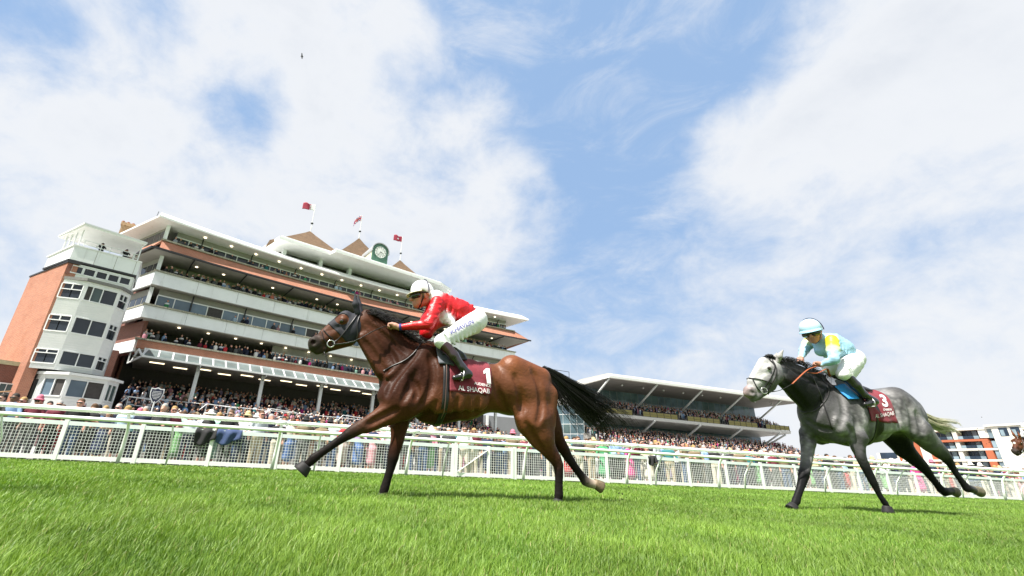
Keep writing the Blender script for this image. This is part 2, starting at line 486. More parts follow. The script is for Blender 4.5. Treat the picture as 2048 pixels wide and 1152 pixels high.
CREAM = mat('cream wall', (0.27, 0.265, 0.235), 0.7, 0.06)
FRAME = mat('white window frame', (0.72, 0.74, 0.74), 0.4, 0.03)
CONC = mat('terrace concrete', (0.26, 0.25, 0.235), 0.9, 0.15, 1.5)
LAMP = mat('lit downlight', (0.9, 0.85, 0.7), 0.4, 0.02, emit=(1.0, 0.86, 0.60), estr=1.6)
TUBE = mat('lit strip light', (0.9, 0.85, 0.7), 0.4, 0.02, emit=(1.0, 0.84, 0.55), estr=1.3)
TILE = mat('brown roof tile', (0.125, 0.075, 0.042), 0.9, 0.25, 2.0, bump=0.6, bscale=9.0, col2=(0.20, 0.15, 0.07), c2pos=(0.5, 0.8))
LEAD = mat('grey lead', (0.42, 0.44, 0.46), 0.5, 0.08, 3.0, metal=0.3)
GREEN = mat('clock green', (0.07, 0.165, 0.12), 0.5, 0.08)
CFACE = mat('clock face white', (0.82, 0.83, 0.82), 0.5, 0.02)
def mat_glass(name, col, rough=0.06):
    m = bpy.data.materials.new(name); m.use_nodes = True
    t = NT(m.node_tree); p = m.node_tree.nodes['Principled BSDF']
    n = t.noise(t.new('ShaderNodeTexCoord').outputs['Object'], 0.35, 3, 0.5)
    t.put(p.inputs['Base Color'], t.ramp(n, [(0.35, tuple(c * .5 for c in col)), (0.7, col)]))
    p.inputs['Roughness'].default_value = rough; p.inputs['Specular IOR Level'].default_value = 0.5
    p.inputs['IOR'].default_value = 1.45
    MATS[name] = m; return m
GLASS = mat_glass('dark window glass', (0.035, 0.045, 0.06))
GLASSB = mat_glass('blue window glass', (0.16, 0.23, 0.30), 0.04)
GLASSG = mat_glass('green tinted glass', (0.10, 0.15, 0.15), 0.05)
GLASSC = mat_glass('canopy glass', (0.20, 0.25, 0.25), 0.1)

streaks(ROOFW, .35); streaks(BRICK, .5)
S0 = (-3.0, 52.0)
stand = thing('main_grandstand', 'large five tier white and brick grandstand with clock and tiled pyramid roofs', 'grandstand', sworld(S0[0], S0[1]), SA)
def L(s, t, z): return (s - S0[0], t - S0[1], z)
def dip(s): return max(-0.2, 1 - ((s - 22.0) / 25.0) ** 2)
SEG = list(np.linspace(-2.42, 45.6, 25))
def ribbon(prof, amp, s0=-2.42, s1=45.6, n=24, out=0.0, b=None, mi=0):
    """closed profile of (t offset, z) swept along the bowed front"""
    b = b or MB(); rings = []
    for s in np.linspace(s0, s1, n + 1):
        t = 52.0 + amp * dip(s)
        rings.append([L(s, t + dt, z) for dt, z in prof])
    return b.loft(rings, True, True, mi)
SKEW = -0.43
def ret(prof, s0, t0, length, b=None, mi=0):
    """the same profile turned round the left corner and running back"""
    b = b or MB(); rings = []
    for q in (0.0, length):
        rings.append([L(s0 + dt * 0.9 + q * SKEW, t0 + q + .002 + dt * .3, z) for dt, z in prof])
    return b.loft(rings, True, True, mi)
LV = {}   # level: cap z, bottom z, amp
def white_level(cap, bot, amp, right):
    n = 12; e = np.linspace(-2.42, right, n + 1)
    for i in range(n):
        g = .012
        obj('parapet_panel', ribbon([(0, bot), (0, cap - .16), (.22, cap - .16), (.22, bot)], amp, e[i] + g, e[i + 1] - g, 3), PANEL, stand)
    obj('coping', ribbon([(-.16, cap - .15), (-.16, cap), (.40, cap), (.40, cap - .15)], amp, -2.55, right + .1), STONE, stand)
    obj('parapet_return', ret([(0.0, bot), (0.0, cap - .16), (.2, cap - .16), (.2, bot)], -2.42, 52.25, 6.5), PANEL, stand)
    obj('coping', ret([(-.14, cap - .152), (-.14, cap - .002), (.36, cap - .002), (.36, cap - .152)], -2.42, 52.45, 6.3), STONE, stand)
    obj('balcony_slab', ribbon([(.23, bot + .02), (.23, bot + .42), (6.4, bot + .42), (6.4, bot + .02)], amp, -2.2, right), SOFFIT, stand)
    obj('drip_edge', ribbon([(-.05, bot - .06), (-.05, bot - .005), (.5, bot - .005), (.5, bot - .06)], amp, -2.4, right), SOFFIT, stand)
white_level(17.65, 16.10, 1.8, 45.6)
white_level(14.05, 12.65, 1.35, 43.0)
# brick aprons
obj('brick_apron', ribbon([(0.05, 20.9), (-.78, 19.72), (-.72, 19.66), (.25, 20.75)], 2.0, -2.65, 45.4), BRICK, stand)
r = MB(); r.loft([[L(-2.65, 52.05, 20.9), L(-3.25, 51.25, 19.70), L(-3.2, 51.3, 19.62), L(-2.5, 52.1, 20.7)], [L(-5.6, 58.6, 20.9), L(-6.3, 58.6, 19.70), L(-6.2, 58.7, 19.62), L(-5.4, 58.7, 20.7)]]); obj('brick_apron', r, BRICK, stand)
r = MB(); r.loft([[L(45.4, 52.1, 20.9), L(48.0, 51.3, 19.7), L(47.9, 51.3, 19.62), L(45.4, 52.4, 20.7)], [L(47.2, 60, 20.9), L(49.0, 60, 19.7), L(48.9, 60, 19.62), L(47, 60, 20.7)]]); obj('brick_apron', r, BRICK, stand)
r = MB(); r.loft([[L(45.35, 52.05, 20.88), L(45.4, 51.25, 19.70), L(45.35, 51.3, 19.62), L(45.3, 52.2, 20.7)], [L(45.42, 52.05, 20.89), L(48.0, 51.28, 19.69), L(47.95, 51.4, 19.62), L(45.42, 52.2, 20.7)]]); obj('brick_apron', r, BRICK, stand)
obj('gutter', ribbon([(-.92, 19.52), (-.92, 19.71), (-.74, 19.71), (-.74, 19.52)], 2.0, -3.2, 47.9), BLACKM, stand)
r = MB().bar(L(-3.25, 51.1, 19.6), L(-6.3, 58.5, 19.6), .16, .18); obj('gutter', r, BLACKM, stand)
obj('coping', ribbon([(-.14, 20.9), (-.14, 21.06), (.42, 21.06), (.42, 20.9)], 2.0, -2.75, 45.5), STONE, stand)
obj('coping', ret([(-.14, 20.9), (-.14, 21.05), (.36, 21.05), (.36, 20.9)], -2.65, 52.45, 6.2), STONE, stand)
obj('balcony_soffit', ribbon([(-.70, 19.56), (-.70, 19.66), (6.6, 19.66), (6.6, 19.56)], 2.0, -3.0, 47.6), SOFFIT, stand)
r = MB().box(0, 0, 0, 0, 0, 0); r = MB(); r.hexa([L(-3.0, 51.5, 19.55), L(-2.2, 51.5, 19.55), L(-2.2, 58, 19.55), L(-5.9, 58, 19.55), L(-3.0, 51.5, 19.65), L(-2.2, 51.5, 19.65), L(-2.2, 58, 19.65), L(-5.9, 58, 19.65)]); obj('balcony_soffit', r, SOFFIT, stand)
obj('brick_apron', ribbon([(0, 9.62), (0, 10.45), (.25, 10.45), (.25, 9.62)], .7, -2.0, 44.0), BRICK, stand)
obj('coping', ribbon([(-.15, 10.45), (-.15, 10.6), (.4, 10.6), (.4, 10.45)], .7, -2.3, 44.1), STONE, stand)
obj('parapet_return', ret([(0.0, 9.3), (0.0, 10.45), (.2, 10.45), (.2, 9.3)], -2.2, 52.3, 6.0), PANEL, stand)
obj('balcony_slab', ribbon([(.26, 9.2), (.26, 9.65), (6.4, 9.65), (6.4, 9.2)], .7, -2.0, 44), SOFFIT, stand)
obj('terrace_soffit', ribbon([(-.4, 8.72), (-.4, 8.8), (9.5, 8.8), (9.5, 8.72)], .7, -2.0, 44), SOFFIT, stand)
# main roof
obj('roof', ribbon([(-1.0, 22.88), (-1.0, 23.08), (.9, 24.22), (9.5, 24.6), (9.5, 23.05), (5.0, 23.0)], 2.6, -3.5, 47.4), ROOFW, stand)
r = MB(); r.loft([[L(-3.5, 51.02, 22.89), L(-3.5, 51.02, 23.09), L(-2.9, 52.9, 24.2), L(-2.2, 52.9, 22.95)], [L(-7.6, 60.2, 22.89), L(-7.6, 60.2, 23.09), L(-6.6, 60.6, 24.2), L(-2.2, 60.6, 22.95)]]); obj('roof', r, ROOFW, stand)
# central upper roof tier
def slab(name, pts, z0, z1, m, inset=0.0):
    b = MB(); n = len(pts)
    b.add([L(s, t, z0) for s, t in pts] + [L(s, t, z1) for s, t in pts], [tuple(reversed(range(n))), tuple(range(n, 2 * n))] + [(i, (i + 1) % n, n + (i + 1) % n, n + i) for i in range(n)])
    return obj(name, b, m, stand)
slab('upper_roof', [(8.6, 53.6), (15.1, 53.9), (15.4, 52.6), (32.3, 53.3), (34.6, 54.4), (36, 66), (6.0, 66)], 25.55, 25.95, ROOFW)
slab('upper_roof', [(8.9, 53.9), (15.3, 54.2), (15.6, 52.95), (32.1, 53.6), (34.2, 54.7), (35.5, 65.5), (6.5, 65.5)], 25.952, 26.25, ROOFW)
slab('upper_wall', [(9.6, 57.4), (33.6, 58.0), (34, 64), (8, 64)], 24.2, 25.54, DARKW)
slab('upper_wall', [(9.5, 56.8), (33.6, 57.4), (33.8, 57.45), (33.8, 57.55), (9.5, 56.95)], 24.0, 24.75, mat('maroon board', (0.16, 0.03, 0.04), 0.6, 0.2))
for s in (9.8, 14.6, 18.7, 28.9, 33.4): slab('upper_pier', [(s, 56.3), (s + .45, 56.3), (s + .45, 57.2), (s, 57.2)], 23.9, 25.54, PANEL)
# hipped pyramids in tile, flag poles
def pyramid(s, t, w, d, z0, zt):
    b = MB(); hw, hd = w / 2, d / 2
    n = 8
    rings = []
    for i in range(n + 1):
        f = 1 - i / n
        f = max(f, .015)
        rings.append([L(s - hw * f, t - hd * f, z0 + (zt - z0) * i / n), L(s + hw * f, t - hd * f, z0 + (zt - z0) * i / n), L(s + hw * f, t + hd * f, z0 + (zt - z0) * i / n), L(s - hw * f, t + hd * f, z0 + (zt - z0) * i / n)])
    b.loft(rings); return obj('pyramid_roof', b, TILE, stand)
PYR = [(13.4, 61.0), (21.4, 61.8), (30.2, 62.6)]
def flocal(px, py, t):
    r = pixel_dir(px, py); N = np.array([-SS, SC, 0]); S = np.array([SC, SS, 0]); p = r * (t / (r @ N)); return p @ S, p[2] + CAMH
apex = [flocal(620, 463, 59.5), flocal(718, 477, 60.5), flocal(800, 521, 61.5)]
for (s, z), t in zip(apex, (59.5, 60.5, 61.5)): pyramid(s, t, 11.2, 9.4, 25.6, z)
# clock on the roof
cs, cz = flocal(761, 505, 54.0)
ck = MB()
def arch(s, t, w, z0, zs, n=14):
    pts = [(s - w, z0), (s + w, z0), (s + w, zs)]
    for i in range(1, n): a = math.pi * i / n; pts.append((s + w * math.cos(a), zs + w * math.sin(a)))
    pts.append((s - w, zs)); return [L(p[0], t, p[1]) for p in pts]
W1 = 1.18
ck.loft([arch(cs, 54.0, W1, cz - 1.5, cz + .12), arch(cs, 54.25, W1, cz - 1.5, cz + .12)]); obj('clock_surround', ck, GREEN, stand)
ck = MB(); ck.loft([arch(cs, 54.27, W1 + .02, cz - 1.5, cz + .1), arch(cs, 59.5, W1 + .02, cz - 1.5, cz + .1)]); obj('clock_housing', ck, mat('clock housing cream', (0.70, 0.68, 0.56), 0.6, 0.05), stand)
ck = MB(); rings = []
for t in (53.85, 59.6):
    o = []; a0 = -.12
    for i in range(17): a = a0 + (math.pi - 2 * a0) * i / 16; o.append(L(cs + (W1 + .16) * math.cos(a), t, cz + .12 + (W1 + .16) * math.sin(a)))
    for i in range(16, -1, -1): a = a0 + (math.pi - 2 * a0) * i / 16; o.append(L(cs + (W1 + .05) * math.cos(a), t, cz + .12 + (W1 + .05) * math.sin(a)))
    rings.append(o)
ck.loft(rings); obj('clock_hood', ck, LEAD, stand)
ck = MB(); ck.loft([[L(cs + .86 * math.cos(a), t, cz + .02 + .86 * math.sin(a)) for a in np.linspace(0, 2 * math.pi, 33)[:-1]] for t in (53.93, 54.0)]); face = obj('clock_face', ck, CFACE, stand)
for i in range(12):
    a = math.pi * 2 * i / 12; r0, r1 = .58, .80
    obj('hour_mark', MB().bar(L(cs + r0 * math.sin(a), 53.915, cz + .02 + r0 * math.cos(a)), L(cs + r1 * math.sin(a), 53.915, cz + .02 + r1 * math.cos(a)), .015, .085, up=(0, 1, 0)), BLACKM, face)
for a, l, w_ in ((R(218), .70, .05), (R(108), .48, .07)):
    obj('clock_hand', MB().bar(L(cs - .12 * math.sin(a), 53.90, cz + .02 - .12 * math.cos(a)), L(cs + l * math.sin(a), 53.90, cz + .02 + l * math.cos(a)), .02, w_, up=(0, 1, 0)), BLACKM, face)
# glazed lower canopy: ribs, panes, edge tube and trusses
NP = 38
e = np.linspace(-1.2, 43.5, NP + 1)
for i in range(NP + 1):
    t = 52 + .7 * dip(e[i]); obj('canopy_rib', MB().bar(L(e[i], t - .12, 9.62), L(e[i], t - 1.62, 8.72), .13, .10), FRAME, stand)
for i in range(NP):
    b = MB(); a, c = e[i] + .07, e[i + 1] - .07
    t0, t1 = 52 + .7 * dip(a), 52 + .7 * dip(c)
    b.hexa([L(a, t0 - .14, 9.58), L(c, t1 - .14, 9.58), L(c, t1 - 1.6, 8.70), L(a, t0 - 1.6, 8.70), L(a, t0 - .14, 9.61), L(c, t1 - .14, 9.61), L(c, t1 - 1.6, 8.73), L(a, t0 - 1.6, 8.73)])
    obj('canopy_pane', b, GLASSC, stand)
obj('canopy_edge', ribbon([(-1.75, 8.58), (-1.75, 8.75), (-1.60, 8.75), (-1.60, 8.58)], .7, -1.3, 43.6), FRAME, stand)
obj('canopy_edge', ribbon([(-.16, 9.52), (-.16, 9.72), (-.01, 9.72), (-.01, 9.52)], .7, -1.3, 43.6), FRAME, stand)
COLS = [3.6, 9.85, 16.34, 22.9, 29.3, 35.7, 41.9]
for s in COLS:
    t = 52 + .7 * dip(s)
    obj('column', MB().box(s - S0[0] - .17, s - S0[0] + .17, t - S0[1] - .17, t - S0[1] + .17, 0, 8.72), PANEL, stand)
    tr = MB()
    for z0, z1 in ((8.55, 8.62), (8.25, 8.55)): tr.bar(L(s, t - 1.65, z1), L(s, t - .2, z0 - .05), .07, .09)
    tr.bar(L(s, t - 1.65, 8.62), L(s, t - 1.65, 8.40), .07, .07); tr.bar(L(s, t - .95, 8.6), L(s, t - .95, 8.36), .06, .06)
    obj('canopy_bracket', tr, FRAME, stand)
tr = MB()
for a, c in (((-1.3, 50.4, 8.62), (-2.3, 53.2, 8.25)), ((-1.3, 50.4, 8.75), (-1.0, 51.9, 9.6)), ((-1.0, 51.9, 9.6), (-2.3, 53.2, 9.5)), ((-2.3, 53.2, 9.5), (-2.3, 53.2, 8.25)), ((-1.3, 50.4, 8.7), (-1.7, 51.8, 9.5)), ((-1.7, 51.8, 9.5), (-2.0, 52.5, 8.4))): tr.bar(L(*a), L(*c), .12, .12)
obj('canopy_truss', tr, FRAME, stand)
# walls behind the balconies with their windows
def back_wall(z0, z1, amp, t_off, zs, zh, pane_w, glass, s0=-1.6, s1=45.0, wallm=CREAM, open_every=0, col_every=6.25):
    obj('back_wall', ribbon([(t_off + .12, z0), (t_off + .12, z1), (t_off + .3, z1), (t_off + .3, z0)], amp, s0, s1), wallm, stand)
    n = int((s1 - s0) / pane_w); e = np.linspace(s0, s1, n + 1)
    obj('window_head', ribbon([(t_off - .06, zh), (t_off - .06, zh + .12), (t_off + .1, zh + .12), (t_off + .1, zh)], amp, s0, s1), FRAME, stand)
    for i in range(n):
        a, c = e[i] + .05, e[i + 1] - .05
        ta, tc_ = 52 + amp * dip(a) + t_off, 52 + amp * dip(c) + t_off
        b = MB(); b.hexa([L(a, ta, zs), L(c, tc_, zs), L(c, tc_ + .06, zs), L(a, ta + .06, zs), L(a, ta, zh), L(c, tc_, zh), L(c, tc_ + .06, zh), L(a, ta + .06, zh)])
        g = glass if not (open_every and i % open_every == 3) else DARKW
        p = obj('window_pane', b, g, stand)
        b = MB(); b.box(e[i] - S0[0] - .045, e[i] - S0[0] + .045, 52 + amp * dip(e[i]) + t_off - .05 - S0[1], 52 + amp * dip(e[i]) + t_off + .08 - S0[1], zs, zh)
        obj('mullion', b, FRAME, p)
back_wall(20.0, 22.95, 2.2, 1.35, 20.6, 22.2, 1.25, GLASS)
back_wall(16.5, 19.56, 1.9, 3.2, 16.6, 18.6, 1.6, GLASS, wallm=SOFFIT)
back_wall(13.0, 16.1, 1.4, 1.05, 13.2, 15.35, 1.55, GLASSB, open_every=7)
back_wall(9.7, 12.65, .8, 1.9, 9.9, 11.75, 1.6, GLASSB, s0=10.6, wallm=CREAM)
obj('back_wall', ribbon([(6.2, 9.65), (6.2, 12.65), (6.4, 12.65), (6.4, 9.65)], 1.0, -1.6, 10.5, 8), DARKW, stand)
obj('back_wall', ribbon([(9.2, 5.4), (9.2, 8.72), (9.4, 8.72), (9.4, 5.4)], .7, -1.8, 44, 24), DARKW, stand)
for s0_, s1_, gl in ((-.8, 2.6, GLASSG), (3.6, 5.4, CREAM), (6.8, 9.2, GLASSG), (9.6, 12.3, CREAM), (12.7, 15.4, GLASSG), (16.3, 18.9, GLASSG), (19.2, 21.8, GLASSG), (22.5, 25.5, CREAM), (26, 30, GLASSG), (31, 36, GLASSG)):
    obj('ground_window' if gl is not CREAM else 'wall_panel', ribbon([(9.05, 6.2), (9.05, 7.95), (9.15, 7.95), (9.15, 6.2)], .7, s0_, s1_, 2), gl, stand)
for s in np.arange(1.0, 43, 2.75):
    for q, zz, amp, off in ((0, 22.87, 2.6, .3), (0, 19.55, 2.0, 1.2), (0, 16.03, 1.8, 1.3), (1, 12.58, 1.35, 1.3)):
        if q == 0 and zz in (19.55, 16.03) and int(s * 7) % 3 == 0: continue
        t = 52 + amp * dip(s) + off
        obj('downlight', MB().loft([[L(s + .14 * math.cos(a), t + .14 * math.sin(a), z) for a in np.linspace(0, 6.283, 13)[:-1]] for z in (zz - .05, zz)]), LAMP, stand)
for i, s in enumerate(np.arange(-.6, 42, 2.1)):
    t = 53.2 + .7 * dip(s) + (1.2 if i % 2 else 0)
    obj('strip_light', MB().box(s - S0[0], s - S0[0] + 1.25, t - S0[1], t - S0[1] + .14, 8.63, 8.715), TUBE, stand)
for i, s in enumerate(np.arange(.6, 46, 5.3)):
    t = 52 + 2.0 * dip(s)
    obj('drainpipe', MB().tube([L(s, t - .7, 19.5), L(s - .3, t + 2.6, 19.3), L(s - .3, t + 3.0, 18.9), L(s - .3, t + 3.0, 16.6)], .075, 6), BLACKM, stand)
    t = 52 + 1.5 * dip(s)
    obj('drainpipe', MB().tube([L(s + .9, t + .5, 15.95), L(s + .9, t + .85, 15.7), L(s + .9, t + .85, 13.1)], .075, 6), BLACKM, stand)
    t = 52 + 2.3 * dip(s)
    obj('drainpipe', MB().tube([L(s + .3, t + .7, 22.7), L(s + .3, t + 1.15, 22.5), L(s + .3, t + 1.15, 20.1)], .07, 6), BLACKM, stand)
# left end: glazed end of each storey
for z0, z1, zs, zh, s, t in ((21.05, 22.9, 21.1, 22.6, -2.55, 53.0), (17.6, 19.55, 17.7, 19.0, -2.3, 53.4), (14.05, 16.05, 14.1, 15.3, -2.3, 53.4)):
    b = MB()
    for q in (0.0,): b.loft([[L(s + q, t, z0 - 1.2), L(s, t, z1), L(s + .2, t, z1), L(s + .2, t, z0 - 1.2)], [L(s - 2.6, t + 6.0, z0 - 1.2), L(s - 2.6, t + 6.0, z1), L(s - 2.4, t + 6.0, z1), L(s - 2.4, t + 6.0, z0 - 1.2)]])
    obj('end_wall', b, CREAM, stand)
    for i in range(5):
        f0, f1 = .02 + i * .2, .02 + i * .2 + .17
        b = MB(); b.loft([[L(s - .03 - 2.6 * f, t + 6 * f, zs), L(s - .03 - 2.6 * f, t + 6 * f, zh), L(s + .05 - 2.6 * f, t + 6 * f, zh), L(s + .05 - 2.6 * f, t + 6 * f, zs)] for f in (f0, f1)])
        obj('window_pane', b, GLASS, stand)
    obj('corner_post', MB().box(s - S0[0] - .15, s - S0[0] + .2, t - S0[1] - .45, t - S0[1] - .1, z0 - 1.2, z1), PANEL, stand)
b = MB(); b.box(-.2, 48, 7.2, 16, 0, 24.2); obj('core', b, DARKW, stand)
b = MB(); b.box(-1.2, -.22, 1.2, 14, 0, 9.3); obj('end_wall', b, BRICK2, stand)
b = MB(); b.loft([[L(-2.0, 53.6, 9.3), L(-2.0, 53.6, 12.7), L(-1.7, 53.6, 12.7), L(-1.7, 53.6, 9.3)], [L(-5.4, 61.4, 9.3), L(-5.4, 61.4, 12.7), L(-5.1, 61.4, 12.7), L(-5.1, 61.4, 9.3)]]); obj('end_wall', b, BRICK2, stand)
b = MB(); b.loft([[L(-3.0, 57.5, 0), L(-3.0, 57.5, 24), L(-2.8, 57.5, 24), L(-2.8, 57.5, 0)], [L(-6.5, 66, 0), L(-6.5, 66, 24), L(-6.3, 66, 24), L(-6.3, 66, 0)]]); obj('end_wall', b, BRICK2, stand)
obj('chimney', MB().box(-4.4, -3.2, 9.4, 10.6, 22.5, 25.2).box(-4.5, -3.1, 9.3, 10.7, 25.2, 25.6), mat('chimney brick', (0.42, 0.27, 0.16), 0.9, 0.2), stand)
for x in (-4.4, -3.9, -3.4): obj('chimney_pot', MB().tube([(x, 10, 25.6), (x, 10, 25.95)], .14, 8), mat('terracotta pot', (0.35, 0.11, 0.07), 0.8), stand)
obj('aerial', MB().tube([(-1.6, 9.5, 24.3), (-1.4, 9.5, 28.2)], .035, 5).tube([(-1.9, 9.5, 26.6), (-1.1, 9.5, 26.7)], .025, 4), BLACKM, stand)
# terrace steps in front of the stand
b = MB()
NST = 16
for i in range(NST):
    t0 = 40.5 + i * 1.25; z = 0.9 + i * .36
    b.box(-2.0 - S0[0], 44 - S0[0], t0 - S0[1], t0 + 1.25 - S0[1], max(0, z - 1.2), z)
tag(obj('terrace_steps', b, CONC, stand), kind='stuff')
for (s, t, z, wd) in ((-1.2, 46.5, 2.6, 2.2), (4.6, 47.0, 2.7, 2.6), (10.2, 47.5, 2.9, 2.8), (17.5, 47.5, 3.0, 3.0), (24, 47.5, 3.0, 3.0)):
    b = MB()
    for q in range(5): b.tube([L(s + wd * q / 4, t + .3 * q, z), L(s + wd * q / 4, t + .3 * q, z + 2.0)], .03, 5)
    b.tube([L(s - .6, t, z + 1.3), L(s, t, z + 2.0), L(s + wd, t + 1.2, z + 2.0), L(s + wd + .6, t + 1.2, z + 1.3)], .04, 5); b.tube([L(s, t, z + 1.4), L(s + wd, t + 1.2, z + 1.4)], .03, 5)
    obj('stair_railing', b, FRAME, stand)
for t, z in ((44.5, 3.4), (49.5, 4.9)):
    b = MB(); b.tube([L(-1.5, t, z), L(42, t, z)], .03, 5)
    for s in np.arange(-1.5, 42, 2): b.tube([L(s, t, z - 1), L(s, t, z)], .025, 5)
    obj('crush_barrier', b, FRAME, stand)
obj('brick_kerb', MB().box(12.2, 16.4, -6.2, -5.9, 0, 2.9), BRICK, stand)

# ------------------------------------------------------------------ flags on the pyramids
def flag(px0, py0, px1, py1, t, cols, wf, hf, label, droop, kind):
    s0, z0 = flocal(px0, py0, t); s1, z1 = flocal(px1, py1, t)
    th = thing('flag_pole', label, 'flag', sworld(s0, t, z0 - .3), SA, 'flags on the grandstand roof')
    h = z1 - z0 + .3
    obj('pole', MB().tube([(0, 0, 0), (0, 0, h * .3), (0, 0, h)], [.075, .06, .045], 8), FRAME, th)
    obj('finial_ball', MB().ball((0.0, 0, h * .34), .17, 10, 6, sc=(1.2, 1.2, .8)), BLACKM, th, True)
    n, m_ = 16, 8; b = MB(); vs = []
    for i in range(n + 1):
        u = i / n
        for j in range(m_ + 1):
            v = j / m_
            x = -u * wf * (1 - .25 * droop * u); zz = h - .12 - v * hf - droop * u * u * wf * .9
            y = .22 * math.sin(u * 7 + v * 1.5) * u
            vs.append((x, y, zz + .08 * math.sin(u * 9)))
    fs = []; mi = []
    for i in range(n):
        for j in range(m_):
            fs.append((i * (m_ + 1) + j, (i + 1) * (m_ + 1) + j, (i + 1) * (m_ + 1) + j + 1, i * (m_ + 1) + j + 1))
            u = (i + .5) / n; v = (j + .5) / m_
            mi.append(kind(u, v))
    o = len(b.v); b.v.extend(vs); b.f.extend(fs); b.m.extend(mi)
    f = obj('flag_cloth', b, cols, th, True)
    sm = f.modifiers.new('thickness', 'SOLIDIFY'); sm.thickness = .012
    return th
MAROON = mat('flag maroon', (0.30, 0.02, 0.05), 0.7, 0.1); FWH = mat('flag white', (0.75, 0.75, 0.76), 0.7, 0.05); FBL = mat('flag blue', (0.03, 0.05, 0.22), 0.7, 0.1); FRD = mat('flag red', (0.45, 0.02, 0.04), 0.7, 0.1)
def k_qatar(u, v): return 1 if u < .36 + .07 * (1 if int(v * 8) % 2 else -1) * 1 else 0
def k_union(u, v):
    x, y = u - .5, v - .5
    if abs(x) < .07 or abs(y) < .1: return 0
    if abs(x) < .13 or abs(y) < .17: return 1
    if abs(abs(x) - abs(y)) < .06: return 0
    if abs(abs(x) - abs(y)) < .13: return 1
    return 2
def k_plain(u, v): return 1 if (abs(v - .5) < .12 and .45 < u < .62) else 0
flag(621, 463, 630, 409, 59.5, [MAROON, FWH], 1.75, 1.0, 'maroon and white flag streaming left on the leftmost roof pole', .12, k_qatar)
flag(718, 476, 723.5, 431, 60.5, [FRD, FWH, FBL], 1.45, .95, 'drooping red white and blue flag on the middle roof pole', 1.0, k_union)
flag(800, 521, 804.5, 473, 61.5, [MAROON, FWH], 1.5, 1.0, 'plain maroon flag on the rightmost roof pole beside the clock', .02, k_plain)

# ------------------------------------------------------------------ brick tower with bay windows at the left end
T0 = (-7.8, 45.0)
tower = thing('brick_tower', 'red brick tower with stacked white bay windows and an open camera deck', 'tower', sworld(*T0), SA)
def TL(s, t, z): return (s - T0[0], t - T0[1], z)
SIDING = bpy.data.materials.new('white weatherboard'); SIDING.use_nodes = True
_t = NT(SIDING.node_tree); _p = SIDING.node_tree.nodes['Principled BSDF']
_tc = _t.new('ShaderNodeTexCoord').outputs['Object']; _sp = _t.new('ShaderNodeSeparateXYZ', i_0=_tc)
_fr = _t.math('FRACT', _t.math('MULTIPLY', _sp.outputs[2], 5.5))
_bp = _t.new('ShaderNodeBump', i_Strength=0.9, i_Distance=0.05); _t.put(_bp.inputs['Height'], _fr); _t.put(_p.inputs['Normal'], _bp)
_t.put(_p.inputs['Base Color'], _t.ramp(_t.noise(_tc, 1.2, 5, .6), [(0.3, (0.72, 0.75, 0.76)), (0.7, (0.80, 0.82, 0.82))])); _p.inputs['Roughness'].default_value = 0.5
def prism(name, pts, z0, z1, m, F=TL, parent=None):
    b = MB(); n = len(pts)
    b.add([F(s, t, z0) for s, t in pts] + [F(s, t, z1) for s, t in pts], [tuple(reversed(range(n))), tuple(range(n, 2 * n))] + [(i, (i + 1) % n, n + (i + 1) % n, n + i) for i in range(n)])
    return obj(name, b, m, parent or tower)
prism('brick_wall', [(-7.78, 45.0), (-7.1, 45.08), (-10.2, 51.7), (-10.96, 51.6)], 0, 14.22, BRICK)
prism('coping', [(-7.82, 44.9), (-7.0, 44.98), (-10.1, 51.8), (-11.06, 51.7)], 14.222, 14.36, BLACKM)
prism('core', [(-7.08, 45.4), (-3.5, 45.75), (-3.9, 51.5), (-9.9, 51.5)], 0, 14.3, DARKW)
prism('right_wall', [(-3.49, 45.72), (-3.32, 45.74), (-3.6, 51.5), (-3.89, 51.5)], 0, 14.3, SIDING)
